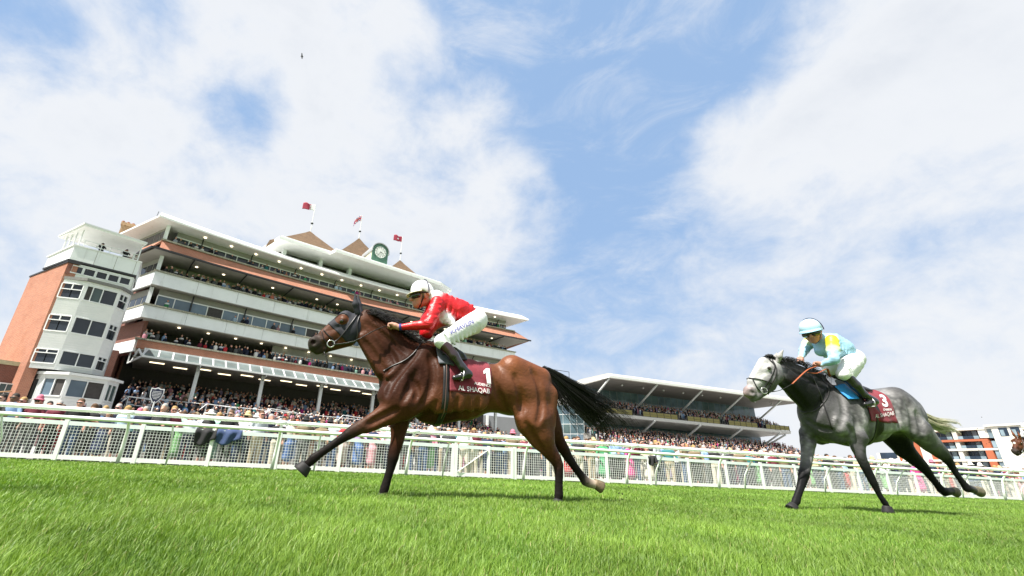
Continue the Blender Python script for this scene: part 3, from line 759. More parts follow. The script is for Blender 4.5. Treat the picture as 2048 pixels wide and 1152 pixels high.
def facet(p0, p1, z0, z1, wins, wallm, th=.12, parent=None, glassd=None):
    """a wall facet with openings: wall strips round them, frame bars and separate panes; wins: (u0,u1,z0,z1,[pane u splits],transom fraction,glass)"""
    parent = parent or tower
    a = Vector((p0[0], p0[1], 0)); c = Vector((p1[0], p1[1], 0)); d = c - a; nrm = Vector((d.y, -d.x, 0)).normalized()   # outward
    def bx(b, u0, u1, q0, q1, o0, o1):
        pts = []
        for z in (q0, q1):
            for u, o in ((u0, o1), (u1, o1), (u1, o0), (u0, o0)):
                v = a + d * u + nrm * o; pts.append(TL(v.x, v.y, z))
        b.hexa(pts)
    us = sorted({0.0, 1.0, *[w_[0] for w_ in wins], *[w_[1] for w_ in wins]}); zs = sorted({z0, z1, *[w_[2] for w_ in wins], *[w_[3] for w_ in wins]})
    b = MB()
    for i in range(len(us) - 1):
        for j in range(len(zs) - 1):
            um, zm = (us[i] + us[i + 1]) / 2, (zs[j] + zs[j + 1]) / 2
            if any(w_[0] < um < w_[1] and w_[2] < zm < w_[3] for w_ in wins): continue
            bx(b, us[i], us[i + 1], zs[j], zs[j + 1], -th, 0.0)
    obj('facade_wall', b, wallm, parent)
    ln = d.length
    for w_ in wins:
        u0, u1, q0, q1, splits, tr, gl = w_
        fr = MB(); fw = .036 / ln; e = [u0, *[u0 + (u1 - u0) * s_ for s_ in splits], u1]
        bx(fr, u0, u1, q0 - .05, q0 + .035, -.06, .06); bx(fr, u0, u1, q1 - .05, q1 + .02, -.06, .03)
        zt = q1 - (q1 - q0) * tr if tr else None
        for i_, x in enumerate(e): bx(fr, max(0, x - fw), min(1, x + fw), (q0 + .036) if (not tr or i_ in (0, len(e) - 1)) else zt, q1 - .051, -.06, .028)
        if tr: bx(fr, u0 + fw, u1 - fw, zt - .032, zt + .032, -.055, .024)
        fo = obj('window_frame', fr, FRAME, parent)
        for i in range(len(e) - 1):
            g = gl[i] if isinstance(gl, (list, tuple)) else gl
            pb = MB(); bx(pb, e[i] + fw, e[i + 1] - fw, q0 + .036, q1 - .051, -.10, -.075)
            obj('pane', pb, g, fo)
BL, C1, C2, BR = (-7.72, 45.06), (-6.12, 44.45), (-3.93, 44.85), (-3.3, 45.72)
rows = ((12.55, 11.33), (9.93, 8.67), (7.27, 6.22))
facet(BL, C1, 5.8, 12.85, [(.06, .92, rows[0][1], rows[0][0], [.5], .4, GLASS), (.06, .92, rows[1][1], rows[1][0], [.5], .32, GLASS), (.06, .92, rows[2][1], rows[2][0], [.5], .28, GLASS)], SIDING)
facet(C1, C2, 5.8, 12.85, [(.05, .95, rows[0][1], rows[0][0], [.2, .52], 0, [DARKW, GLASSG, GLASS]), (.05, .95, rows[1][1], rows[1][0], [.5], 0, GLASS), (.05, .95, rows[2][1], rows[2][0], [.5], 0, GLASS)], SIDING)
facet(C2, BR, 5.8, 12.85, [(.1, .92, rows[0][1] , rows[0][0], [.5], .45, GLASS), (.1, .92, rows[1][1], rows[1][0], [.5], .35, GLASS), (.1, .92, rows[2][1], rows[2][0], [.5], .3, GLASS)], SIDING)
prism('bay_core', [(-7.5, 45.3), (-6.05, 44.72), (-4.05, 45.1), (-3.5, 45.8), (-4, 46), (-7, 46)], 5.8, 12.8, DARKW)
prism('bay_roof', [(-7.85, 45.1), (-6.15, 44.25), (-3.8, 44.68), (-3.1, 45.75), (-3.4, 46), (-7.6, 45.4)], 12.852, 13.08, mat('grey lead roof', (0.16, 0.16, 0.15), 0.7, 0.2))
facet((-7.6, 45.04), (-3.4, 45.5), 13.09, 14.3, [(.03 + i * .19, .20 + i * .19, 13.5, 14.12, [], 0, GLASS) for i in range(5)], SIDING, th=.1)
prism('brick_pier', [(-7.75, 44.97), (-7.45, 45.0), (-7.45, 45.2), (-7.75, 45.2)], 13.3, 14.2, BRICK2)
prism('deck_fascia', [(-7.8, 44.95), (-3.28, 45.42), (-3.4, 49.6), (-9.95, 49.6)], 14.52, 15.72, PANEL)
prism('deck_gutter', [(-7.86, 44.9), (-3.3, 45.38), (-3.4, 49), (-9.9, 49)], 14.37, 14.515, BLACKM)
prism('deck_cap', [(-7.88, 44.88), (-3.2, 45.36), (-3.3, 49.7), (-10.1, 49.7)], 15.722, 15.82, FRAME)
for f in (.335, .63, .93):
    s = -7.8 + 4.52 * f; t = 44.95 + .47 * f
    prism('panel_joint', [(s, t - .012), (s + .03, t - .010), (s + .03, t + .05), (s, t + .05)], 14.53, 15.71, SOFFIT)
prism('deck_roof', [(-7.6, 44.5), (-3.35, 45.4), (-4.4, 49.4), (-9.7, 48.9)], 17.42, 17.62, ROOFW)
prism('deck_roof_edge', [(-7.68, 44.42), (-3.27, 45.36), (-4.35, 49.5), (-9.8, 49.0)], 17.55, 17.68, FRAME)
for s, t in ((-7.72, 45.6), (-8.2, 46.5), (-8.6, 47.3), (-9.0, 48.1), (-3.6, 45.7), (-4.2, 48.6)):
    obj('deck_post', MB().tube([TL(s, t, 15.8), TL(s, t, 17.45)], .055, 6), FRAME, tower)
for z in (16.15, 16.5):
    obj('deck_rail', MB().tube([TL(-7.65, 45.3, z), TL(-3.7, 45.8, z)], .035, 6), FRAME, tower)
for f in (.08, .3, .36, .52, .72, .95):
    obj('deck_baluster', MB().tube([TL(-7.65 + 3.95 * f, 45.3 + .5 * f, 15.8), TL(-7.65 + 3.95 * f, 45.3 + .5 * f, 16.5)], .03, 6), FRAME, tower)
# ground floor bay
G = [(-7.8, 46.3), (-6.6, 44.95), (-5.05, 43.8), (-2.72, 44.28), (-2.05, 45.4)]
facet(G[0], G[1], 0, 5.45, [(.15, .85, 3.6, 5.15, [.5], 0, GLASSG)], SIDING)
facet(G[1], G[2], 0, 5.45, [(.08, .94, 3.93, 5.2, [.5], 0, [GLASSB, DARKW])], SIDING)
facet(G[2], G[3], 0, 5.45, [(.06, .94, 3.93, 5.2, [.5], 0, [GLASSB, DARKW])], SIDING)
facet(G[3], G[4], 0, 5.45, [(.12, .9, 3.93, 5.2, [.45], 0, GLASSG)], SIDING)
prism('bay_core', [(-7.5, 46.3), (-6.4, 45.2), (-5.0, 44.12), (-2.9, 44.55), (-2.35, 45.4), (-3.4, 45.8), (-7, 46.4)], 0, 5.4, DARKW)
prism('bay_roof', [(-8.0, 46.3), (-6.7, 44.8), (-5.08, 43.55), (-2.55, 44.05), (-1.8, 45.45), (-3.2, 46), (-7.7, 46.5)], 5.452, 5.64, FRAME)
prism('bay_roof', [(-7.8, 46.3), (-6.6, 45.0), (-5.04, 43.85), (-2.7, 44.3), (-2.1, 45.45), (-3.3, 46), (-7.6, 46.4)], 5.642, 5.72, BLACKM)
# low brick wing left of the tower
lw = thing('brick_annex', 'low dark brick annex with a white glazed door left of the tower', 'building', sworld(-9.5, 46.0), SA)
LW0 = (-9.5, 46.0)
def LL(s, t, z): return (s - LW0[0], t - LW0[1], z)
prism('wall', [(-16, 44.8), (-7.85, 46.38), (-8.2, 50), (-16, 50)], 0, 5.95, BRICK2, LL, lw)
prism('coping', [(-16, 44.7), (-7.8, 46.3), (-8.2, 50.1), (-16, 50.1)], 5.952, 6.25, mat('cream coping', (0.45, 0.42, 0.27), 0.8, 0.15), LL, lw)
b = MB(); b.bar(LL(-8.9, 45.75, 4.6), LL(-8.15, 45.95, 4.6), .06, .08); b.bar(LL(-8.9, 45.75, 1.5), LL(-8.9, 45.75, 4.6), .08, .08); b.bar(LL(-8.15, 45.95, 1.5), LL(-8.15, 45.95, 4.6), .08, .08)
for z in (2.2, 2.8, 3.4, 4.0): b.bar(LL(-8.9, 45.75, z), LL(-8.15, 45.95, z), .05, .04)
b.bar(LL(-8.52, 45.85, 1.5), LL(-8.52, 45.85, 4.6), .04, .04)
obj('door_frame', b, FRAME, lw); obj('door_pane', MB().hexa([LL(-8.88, 45.79, 1.5), LL(-8.16, 45.98, 1.5), LL(-8.16, 46.01, 1.5), LL(-8.88, 45.82, 1.5), LL(-8.88, 45.79, 4.58), LL(-8.16, 45.98, 4.58), LL(-8.16, 46.01, 4.58), LL(-8.88, 45.82, 4.58)]), GLASSG, lw)
obj('handrail', MB().tube([LL(-12, 44.3, 3.1), LL(-7.9, 44.6, 4.0)], .05, 6).tube([LL(-11, 44.35, 1.5), LL(-11, 44.35, 3.3)], .04, 6).tube([LL(-9.5, 44.5, 1.5), LL(-9.5, 44.5, 3.65)], .04, 6), mat('wooden handrail', (0.30, 0.16, 0.06), 0.6), lw)
obj('bulkhead_lamp', MB().box(-.9, -.1, -.42, -.2, 4.9, 5.02), FRAME, lw)
# shield-shaped sign on a pole by the terrace
sh = thing('shield_sign', 'dark blue shield sign with white edge and lettering on a white pole', 'sign', sworld(.62, 45.0), SA)
def shield(k, y):
    o = []
    pts = [(-.42, .55), (-.2, .52), (0, .62), (.2, .52), (.42, .55), (.44, .25), (.38, -.12), (.2, -.42), (0, -.62), (-.2, -.42), (-.38, -.12), (-.44, .25)]
    return [(x * k, y, 4.75 + z * k) for x, z in pts]
obj('pole', MB().tube([(0, 0, 0), (0, 0, 4.3)], .06, 8), FRAME, sh)
obj('border', MB().loft([shield(1.1, -.03), shield(1.1, .03)]), FRAME, sh)
obj('board', MB().loft([shield(.93, -.045), shield(.93, -.031)]), mat('sign navy', (0.012, 0.018, 0.05), 0.5), sh)
for i in range(6):
    b = MB(); z = 5.08 - i * .115; hw = (.30, .32, .32, .29, .24, .14)[i]; x = -hw
    while x < hw:
        l = rng.uniform(.03, .07); b.box(x, min(x + l, hw), -.052, -.046, z - .026, z + .026); x += l + .018
    tag(obj('lettering', b, FRAME, sh), kind='stuff')
# ------------------------------------------------------------------ second grandstand further down the course
A2 = R(3.6); C2c, S2s = math.cos(A2), math.sin(A2)
def w2(s, t, z=0.0): return (s * C2c - t * S2s, s * S2s + t * C2c, z)
O2 = (60.0, 75.0)
st2 = thing('far_grandstand', 'glass fronted grandstand with a broad grey cantilever roof on raking struts', 'grandstand', w2(*O2), A2)
def K(s, t, z): return (s - O2[0], t - O2[1], z)
METALR = mat('grey roof metal', (0.50, 0.49, 0.46), 0.45, 0.06, 0.5)
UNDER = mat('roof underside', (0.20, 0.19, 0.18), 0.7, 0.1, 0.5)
YEL = mat('olive yellow board', (0.20, 0.175, 0.05), 0.6, 0.12, 2.0)
STEEL = mat('pale grey steel', (0.52, 0.53, 0.53), 0.4, 0.05)
GLASST = mat_glass('teal facade glass', (0.13, 0.20, 0.23), 0.05)
GREYB = mat('grey cladding', (0.20, 0.21, 0.22), 0.6, 0.05, 0.5)
def kprism(name, pts, z0, z1, m, par=None):
    b = MB(); n = len(pts)
    b.add([K(s, t, z0) for s, t in pts] + [K(s, t, z1) for s, t in pts], [tuple(reversed(range(n))), tuple(range(n, 2 * n))] + [(i, (i + 1) % n, n + (i + 1) % n, n + i) for i in range(n)])
    return obj(name, b, m, par or st2)
b = MB(); sec = lambda s, t0, dz=0: [K(s, t0, 18.75 + dz), K(s, t0 - .1, 19.25 + dz), K(s, t0 + .25, 19.75 + dz), K(s, t0 + 10, 20.0 + dz), K(s, t0 + 18, 19.4 + dz), K(s, t0 + 18, 18.6 + dz)]
b.loft([sec(60.0, 75), sec(88, 75), sec(116.5, 75)]); obj('roof', b, METALR, st2)
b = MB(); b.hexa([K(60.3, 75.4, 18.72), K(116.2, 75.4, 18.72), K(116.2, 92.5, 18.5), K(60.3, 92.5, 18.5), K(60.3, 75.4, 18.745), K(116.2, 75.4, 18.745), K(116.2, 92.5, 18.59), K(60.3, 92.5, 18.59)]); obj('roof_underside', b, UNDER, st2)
obj('roof_fascia', MB().hexa([K(59.9, 74.8, 18.78), K(116.6, 74.8, 18.78), K(116.6, 74.92, 18.78), K(59.9, 74.92, 18.78), K(59.9, 74.72, 19.22), K(116.6, 74.72, 19.22), K(116.6, 74.85, 19.22), K(59.9, 74.85, 19.22)]), ROOFW, st2)
obj('roof_fascia', MB().hexa([K(59.9, 74.9, 18.78), K(60.0, 74.9, 18.78), K(58.0, 93, 18.6), K(57.9, 93, 18.6), K(59.9, 74.8, 19.3), K(60.0, 74.9, 19.3), K(58.0, 93, 19.3), K(57.9, 93, 19.3)]), ROOFW, st2)
TOPS = [60.3, 72.6, 85.1, 97.3, 109.8]
for i, s in enumerate(TOPS):
    obj('raking_strut', MB().tube([K(s, 75.3, 18.75), K(s - .3, 85.5, 12.4)], .2, 10), STEEL, st2, True)
    obj('raking_strut', MB().tube([K(s - .2, 76.9, 11.4), K(s - .4, 86.0, 6.5)], .2, 10), STEEL, st2, True)
obj('raking_strut', MB().tube([K(112, 77.5, 11.2), K(109, 84, 7.0)], .2, 8), STEEL, st2, True)
b = MB(); e = MB().tube([K(60.3, 76.6, 11.8), K(57.5, 84, 6.5), K(56.5, 86, 4)], .42, 10); obj('raking_strut', e, STEEL, st2, True)
obj('balcony_slab', MB().hexa([K(57, 77.2, 11.45), K(113.4, 77.2, 11.45), K(113.4, 86, 11.0), K(57, 86, 11.0), K(57, 77.0, 12.05), K(113.4, 77.0, 12.05), K(113.4, 86, 12.05), K(57, 86, 12.05)]), STEEL, st2)
for a, c in ((57.5, 66.7), (69.4, 78.7), (81.4, 90.8), (93.4, 102.4), (105.1, 112.9)):
    n = 5; e = np.linspace(a, c, n + 1)
    for i in range(n):
        p = obj('balcony_panel', MB().box(e[i] + .06 - O2[0], e[i + 1] - .06 - O2[0], 1.95, 2.0, 12.12, 13.05), YEL, st2)
        obj('panel_lettering', MB().box(e[i] + .3 - O2[0], e[i + 1] - .3 - O2[0], 1.935, 1.945, 12.5, 12.62), mat('olive lettering', (0.12, 0.11, 0.03), 0.6), p)
    for x in e: obj('balustrade_post', MB().box(x - .04 - O2[0], x + .04 - O2[0], 1.9, 2.05, 12.05, 13.2), BLACKM, st2)
    obj('handrail', MB().box(a - O2[0], c - O2[0], 1.93, 2.03, 13.06, 13.14), BLACKM, st2)
# stepped upper and lower seating
for z0, t0, n, nm in ((12.06, 78.0, 6, 'upper_steps'), (2.6, 68.0, 14, 'lower_steps')):
    b = MB()
    for i in range(n): b.box(57 - O2[0], (113 if n == 6 else 119) - O2[0], t0 + i * .95 - O2[1], t0 + i * .95 + .95 - O2[1], z0 + i * .42 - (.4 if n == 6 else 2.2), z0 + i * .42)
    tag(obj(nm, b, CONC, st2), kind='stuff')
def glass_wall(s0, s1, t, z0, z1, nw, nh, side=False, t1=None):
    e = np.linspace(0, 1, nw + 1); zz = np.linspace(z0, z1, nh + 1)
    for i in range(nw):
        for j in range(nh):
            sa, sb = s0 + (s1 - s0) * (e[i] + .03 / nw), s0 + (s1 - s0) * (e[i + 1] - .03 / nw)
            ta = t if t1 is None else t + (t1 - t) * e[i]; tb = t if t1 is None else t + (t1 - t) * e[i + 1]
            b = MB(); b.hexa([K(sa, ta, zz[j] + .05), K(sb, tb, zz[j] + .05), K(sb, tb + .05, zz[j] + .05), K(sa, ta + .05, zz[j] + .05), K(sa, ta, zz[j + 1] - .05), K(sb, tb, zz[j + 1] - .05), K(sb, tb + .05, zz[j + 1] - .05), K(sa, ta + .05, zz[j + 1] - .05)])
            obj('glass_pane', b, (GLASST, GLASSB, GLASSG)[(i * 3 + j) % 3 if rng.random() < .4 else 0], st2)
    b = MB()
    for i in range(nw + 1):
        s = s0 + (s1 - s0) * e[i]; tt = t if t1 is None else t + (t1 - t) * e[i]; b.bar(K(s, tt + .05, z0), K(s, tt + .05, z1), .09, .09)
    for j in range(nh + 1): b.bar(K(s0, t + .05, zz[j]), K(s1, (t if t1 is None else t1) + .05, zz[j]), .09, .09)
    obj('glazing_frame', b, FRAME if side else GREYB, st2)
glass_wall(61, 115, 86.5, 13.9, 18.6, 27, 2)
glass_wall(58, 116, 87, 8.2, 11.2, 36, 2)
glass_wall(52.5, 57.2, 86.0, 4.0, 13.8, 5, 5, True, t1=80.5)
kprism('side_cladding', [(52.4, 86.2), (57.2, 80.7), (60, 88), (53, 90)], 10.4, 12.0, GREYB)
kprism('side_cladding', [(53, 86.4), (58.4, 80.6), (60, 88), (53, 90)], 12.02, 13.4, mat('pale blue cladding', (0.36, 0.42, 0.46), 0.5, 0.05))
kprism('core', [(58, 88.2), (116, 88.2), (115, 94), (55, 94)], 0, 18.4, DARKW)
kprism('end_wall', [(36.3, 90), (52, 90), (52, 95), (36.3, 95)], 0, 11.0, GREYB)
kprism('end_post', [(39.4, 89.6), (39.9, 89.6), (39.9, 89.9), (39.4, 89.9)], 0, 11.0, FRAME)
kprism('end_base', [(30, 88), (39, 88), (39, 89), (30, 89)], 0, 7.2, BRICK2)
rr = MB()
for s in (50.5, 53.5, 56.5): rr.tube([K(s, 84, 18.5), K(s, 84, 21.1)], .06, 5)
rr.tube([K(47, 84, 21.3), K(56.5, 84, 21.1)], .06, 5); rr.tube([K(47, 84, 20.0), K(56.5, 84, 20.0)], .05, 5); obj('roof_railing', rr, BLACKM, st2)
kprism('plant_room', [(51.5, 85), (57, 85), (57, 92), (51.5, 92)], 13.4, 19.4, METALR)
for i in range(9): obj('floodlight', MB().ball(K(66 + i * 5.6, 78.5, 18.35), .22, 8, 5), STEEL, st2, True)

# ------------------------------------------------------------------ apartment building at the far right
ap = thing('apartment_block', 'white and orange apartment block with glazed balconies at the far right', 'building', (185, 92, 0))
def Q(y, z, x=0.0): return (x, y - 92, z)
APW = mat('apartment white', (0.66, 0.64, 0.58), 0.7, 0.04, 0.2)
APO = mat('apartment orange', (0.40, 0.115, 0.052), 0.7, 0.06, 0.3)
GLN = mat_glass('apartment glass', (0.03, 0.05, 0.08), 0.05)
GLP = mat_glass('pale balcony glass', (0.30, 0.40, 0.46), 0.08)
def qbox(name, y0, y1, z0, z1, x0, x1, m, par=None): return obj(name, MB().box(x0, x1, y0 - 92, y1 - 92, z0, z1), m, par or ap)
qbox('rear_core', 83.0, 99.2, 0, 17.3, 2.6, 16, APW)
qbox('roof_edge', 82.4, 99.5, 17.4, 17.95, -1.2, 12, APW)
qbox('end_block', 60, 83.0, 0, 17.9, -1.4, 16, APW)
qbox('roof_edge', 60, 84.2, 18.0, 18.5, -1.8, 14, APW)
for y in (78.2, 80.6): 
    w_ = qbox('window', y - .9, y + .9, 15.3, 17.6, -1.46, -1.41, GLN)
    qbox('pane', y - .1, y + .7, 15.4, 17.0, -1.5, -1.465, GLP, w_)
for z in (14.6,): qbox('floor_band', 84.6, 98.2, z - .35, z + .25, -1.25, 2.6, APO)
for z in (12.0, 9.0): qbox('floor_band', 83.2, 99, z - .28, z + .28, -1.25, 2.6, APW)
qbox('floor_band', 83.2, 99, 5.7, 6.2, -1.25, 2.6, APW)
qbox('orange_frame', 84.4, 86.0, 6.3, 14.24, -1.22, 2.6, APO)
qbox('orange_wall', 101.3, 107.5, 0, 14.9, -1.3, 2.6, APO)
qbox('white_pier', 98.9, 101.2, 0, 13.0, -1.1, 2.6, APW)
qbox('orange_frame', 97.6, 98.8, 6.3, 12, -1.0, 2.6, APO)
qbox('divider', 91.2, 92.2, 6.2, 17.4, -1.0, 2.6, APW)
qbox('divider', 84.2, 86.2, 15.1, 17.4, -1.0, 2.6, APW)
for z0, z1 in ((15.0, 17.3), (12.4, 14.2), (9.4, 11.65), (6.3, 8.65)):
    for y0, y1 in ((86.3, 91.1), (92.4, 97.5)):
        n = 4; e = np.linspace(y0, y1, n + 1)
        for i in range(n):
            g = qbox('window', e[i] + .06, e[i + 1] - .06, z0, z1, 1.2, 1.3, GLN if i != 1 else GLP)
            qbox('balcony_glass', e[i] + .03, e[i + 1] - .03, z0 - .1, z0 + .75, -1.1, -1.06, GLP if (i + int(z0)) % 3 == 0 else GLN, g)
    qbox('window', 83.05, 84.1, z0, z1, -1.0, 1.3, GLP)
qbox('side_wing', 107.6, 114, 0, 11.4, -1.0, 2.6, APW)
for z in (9.6, 6.6): qbox('window', 108.2, 113, z, z + 1.9, -1.06, -1.01, GLN)
# distant tree line behind everything: none shows above the crowd here
# ------------------------------------------------------------------ smooth bodies: blended tapered capsules meshed with surface nets
def smin(a, b, k):
    h = np.maximum(k - np.abs(a - b), 0.0) / k
    return np.minimum(a, b) - h * h * k * 0.25
class Prim:
    __slots__ = ('a', 'b', 'ra', 'rb', 'w', 'lat', 'col', 'k', 'cw')
    def __init__(s, a, b, ra, rb, w=1.0, col=(0.5, 0.5, 0.5), k=0.05, lat=(0, 1, 0), cw=1.0):
        s.a = np.array(a, float); s.b = np.array(b, float); s.ra = ra; s.rb = rb; s.w = w; s.col = np.array(col, float); s.k = k; s.lat = np.array(lat, float); s.cw = cw
    def dist(s, p):
        q = p - s.a; ab = s.b - s.a
        if s.w != 1.0:
            f = 1.0 / s.w - 1.0
            q = q + np.multiply.outer((q @ s.lat) * f, s.lat); ab = ab + s.lat * ((ab @ s.lat) * f)
        L2 = ab @ ab
        if L2 < 1e-12: return np.sqrt((q * q).sum(-1)) - s.ra
        t = np.clip((q @ ab) / L2, 0, 1)
        r = q - np.multiply.outer(t, ab)
        return np.sqrt((r * r).sum(-1)) - (s.ra + (s.rb - s.ra) * t)
def chain(pts, w=1.0, col=(.5, .5, .5), k=0.05, lat=(0, 1, 0)):
    """pts: (point, radius[, colour])"""
    out = []
    for i in range(len(pts) - 1):
        c = pts[i][2] if len(pts[i]) > 2 else col
        out.append(Prim(pts[i][0], pts[i + 1][0], pts[i][1], pts[i + 1][1], w, c, k, lat))
    return out
def field_grid(prims, h, grow=0.0, carve=(), clip=None):
    pad = 0.07
    lo = np.min([np.minimum(p.a - p.ra, p.b - p.rb) for p in prims], 0) - pad; hi = np.max([np.maximum(p.a + p.ra, p.b + p.rb) for p in prims], 0) + pad
    n = np.ceil((hi - lo) / h).astype(int) + 1
    F = np.full(n, 0.2, np.float64)
    ax = [lo[i] + h * np.arange(n[i]) for i in range(3)]
    def sub(p, m):
        l = np.minimum(p.a - p.ra, p.b - p.rb) - m; u = np.maximum(p.a + p.ra, p.b + p.rb) + m
        i0 = np.clip(np.floor((l - lo) / h).astype(int), 0, n - 1); i1 = np.clip(np.ceil((u - lo) / h).astype(int) + 1, 1, n)
        sl = tuple(slice(i0[i], i1[i]) for i in range(3))
        P = np.stack(np.meshgrid(*[ax[i][sl[i]] for i in range(3)], indexing='ij'), -1)
        return sl, P
    for p in prims:
        sl, P = sub(p, p.k + 0.05)
        F[sl] = smin(F[sl], p.dist(P), p.k)
    F -= grow
    for p in carve:
        sl, P = sub(p, 0.06)
        d = -p.dist(P); k = p.k
        hh = np.maximum(k - np.abs(F[sl] - d), 0) / k
        F[sl] = np.maximum(F[sl], d) + hh * hh * k * .25
    if clip is not None:
        P = np.stack(np.meshgrid(*ax, indexing='ij'), -1)
        F = np.maximum(F, clip(P))
    return F, lo
def surface_nets(F, lo, h):
    s = F < 0
    n = F.shape
    c = np.zeros((n[0] - 1, n[1] - 1, n[2] - 1), np.int8)
    for dx in (0, 1):
        for dy in (0, 1):
            for dz in (0, 1): c += s[dx:n[0] - 1 + dx, dy:n[1] - 1 + dy, dz:n[2] - 1 + dz]
    act = np.argwhere((c > 0) & (c < 8))
    idx = -np.ones(c.shape, np.int64); idx[tuple(act.T)] = np.arange(len(act))
    acc = np.zeros((len(act), 3)); cnt = np.zeros(len(act))
    off = np.array([(x, y, z) for x in (0, 1) for y in (0, 1) for z in (0, 1)])
    val = np.stack([F[tuple((act + o).T)] for o in off], 1)
    for i in range(8):
        for j in range(i + 1, 8):
            d = off[j] - off[i]
            if d.sum() != 1 or d.min() < 0: continue
            m = (val[:, i] < 0) != (val[:, j] < 0)
            t = val[:, i] / (val[:, i] - val[:, j] + 1e-12)
            acc[m] += (off[i] + np.outer(t, d))[m]; cnt[m] += 1
    V = lo + h * (act + acc / cnt[:, None])
    Q = []
    for a in range(3):
        b_, c_ = (a + 1) % 3, (a + 2) % 3
        sl0 = [slice(None)] * 3; sl1 = [slice(None)] * 3
        sl0[a] = slice(0, -1); sl1[a] = slice(1, None)
        e = np.argwhere(s[tuple(sl0)] != s[tuple(sl1)])
        ok = (e[:, b_] > 0) & (e[:, c_] > 0) & (e[:, b_] < n[b_] - 1) & (e[:, c_] < n[c_] - 1)
        e = e[ok]
        q = []
        for (db, dc) in ((1, 1), (0, 1), (0, 0), (1, 0)):
            f = e.copy(); f[:, b_] -= db; f[:, c_] -= dc; q.append(idx[tuple(f.T)])
        q = np.stack(q, 1)
        flip = ~s[tuple(e.T)]
        q[flip] = q[flip][:, ::-1]
        Q.append(q)
    Q = np.concatenate(Q); Q = Q[(Q >= 0).all(1)]
    return V, Q
def prim_colors(V, prims, soft=0.022):
    W = np.zeros(len(V)); C = np.zeros((len(V), 3))
    for p in prims:
        w = np.exp(-np.clip(p.dist(V), -.1, .6) / soft) * p.cw
        W += w; C += w[:, None] * p.col
    return C / (W[:, None] + 1e-12)
def smooth_mesh(V, Q, it):
    if it <= 0: return V
    e = np.concatenate([Q[:, [0, 1]], Q[:, [1, 2]], Q[:, [2, 3]], Q[:, [3, 0]]])
    for k in range(it * 2):
        lam = 0.5 if k % 2 == 0 else -0.52
        A = np.zeros_like(V); n = np.zeros(len(V))
        np.add.at(A, e[:, 0], V[e[:, 1]]); np.add.at(A, e[:, 1], V[e[:, 0]]); np.add.at(n, e[:, 0], 1); np.add.at(n, e[:, 1], 1)
        V = V + lam * (A / np.maximum(n, 1)[:, None] - V)
    return V
def np_mesh(name, V, Q, col=None, smooth=True):
    me = bpy.data.meshes.new(name)
    k = Q.shape[1]
    me.vertices.add(len(V)); me.vertices.foreach_set('co', V.astype(np.float32).ravel())
    me.loops.add(len(Q) * k); me.loops.foreach_set('vertex_index', Q.astype(np.int32).ravel())
    me.polygons.add(len(Q)); me.polygons.foreach_set('loop_start', (np.arange(len(Q)) * k).astype(np.int32))
    if smooth: me.polygons.foreach_set('use_smooth', np.ones(len(Q), bool))
    me.update(calc_edges=True)
    if col is not None:
        a = me.color_attributes.new('Col', 'FLOAT_COLOR', 'POINT')
        a.data.foreach_set('color', np.concatenate([col, np.ones((len(V), 1))], 1).astype(np.float32).ravel())
    return me
def blob(name, prims, h, mats, parent=None, grow=0.0, carve=(), clip=None, colfn=None, relax=1, soft=.022, origin=(0, 0, 0)):
    F, lo = field_grid(prims, h, grow, carve, clip)
    V, Q = surface_nets(F, lo, h)
    V = smooth_mesh(V, Q, relax)
    C = prim_colors(V, prims, soft)
    if colfn is not None: C = colfn(V, C)
    me = np_mesh(name, V - np.array(origin), Q, C)
    o = obj(name, me, mats, parent)
    o['_q'] = 0; del o['_q']
    return o, BVHTree.FromPolygons([tuple(v) for v in V], [tuple(map(int, q)) for q in Q])
def groove_prims(bvh, lines, rad=.024, lift=.0135, k=.045):
    """thin capsules laid along the skin between two muscles, to be carved out; lines in photo pixels"""
    out = []
    for ln in lines:
        r = rad
        if isinstance(ln[0], (int, float)): r, ln = ln[0], ln[1:]
        pts = []
        for q in bez([(*p, 0) for p in ln], 5 * len(ln)):
            h = cast_px(bvh, q[0], q[1])
            if h: pts.append(h[0] + h[1] * (lift if r > .015 else lift * .7))
        n = len(pts)
        for i in range(n - 1):
            if (pts[i + 1] - pts[i]).length > .12: continue
            f = lambda i_: r * (.45 + .55 * math.sin(math.pi * (i_ + .5) / n))
            out.append(Prim(pts[i], pts[i + 1], f(i), f(i + 1), 1, k=k))
    return out
def cam_ray(px, py): return Vector((0, 0, CAMH)), Vector(pixel_dir(px, py))
def cast_px(bvh, px, py):
    o, d = cam_ray(px, py); loc, nrm, i, dist = bvh.ray_cast(o, d, 60)
    return (loc, nrm) if loc is not None else None
def px_rad(p, wpx):
    """radius in metres that spans wpx photo pixels at the point p"""
    p = Vector(p); dist = (p - Vector((0, 0, CAMH))).length
    fwd = Vector((AX[0, 2], AX[1, 2], AX[2, 2])); ca = (p - Vector((0, 0, CAMH))).normalized().dot(fwd)
    return 0.5 * wpx * dist / (FPX / max(ca, .3)) * 1.0
def strands(name, curves, r0, r1, m, parent, origin, n=3, taper=1.0):
    b = MB(); O = Vector(origin)
    for c in curves:
        k = len(c); b.tube([Vector(p) - O for p in c], [r0 + (r1 - r0) * (i / (k - 1)) ** taper for i in range(k)], n, cap=False)
    return obj(name, b, m, parent, True)
def bez(P, n):
    """smooth curve through points (Catmull-Rom)"""
    P = [np.array(p, float) for p in P]; P = [2 * P[0] - P[1]] + P + [2 * P[-1] - P[-2]]
    out = []; m = len(P) - 3
    for i in range(n):
        t = i / (n - 1) * m; j = min(int(t), m - 1); u = t - j
        p0, p1, p2, p3 = P[j:j + 4]
        out.append(0.5 * (2 * p1 + (p2 - p0) * u + (2 * p0 - 5 * p1 + 4 * p2 - p3) * u * u + (3 * p1 - p0 - 3 * p2 + p3) * u ** 3))
    return out
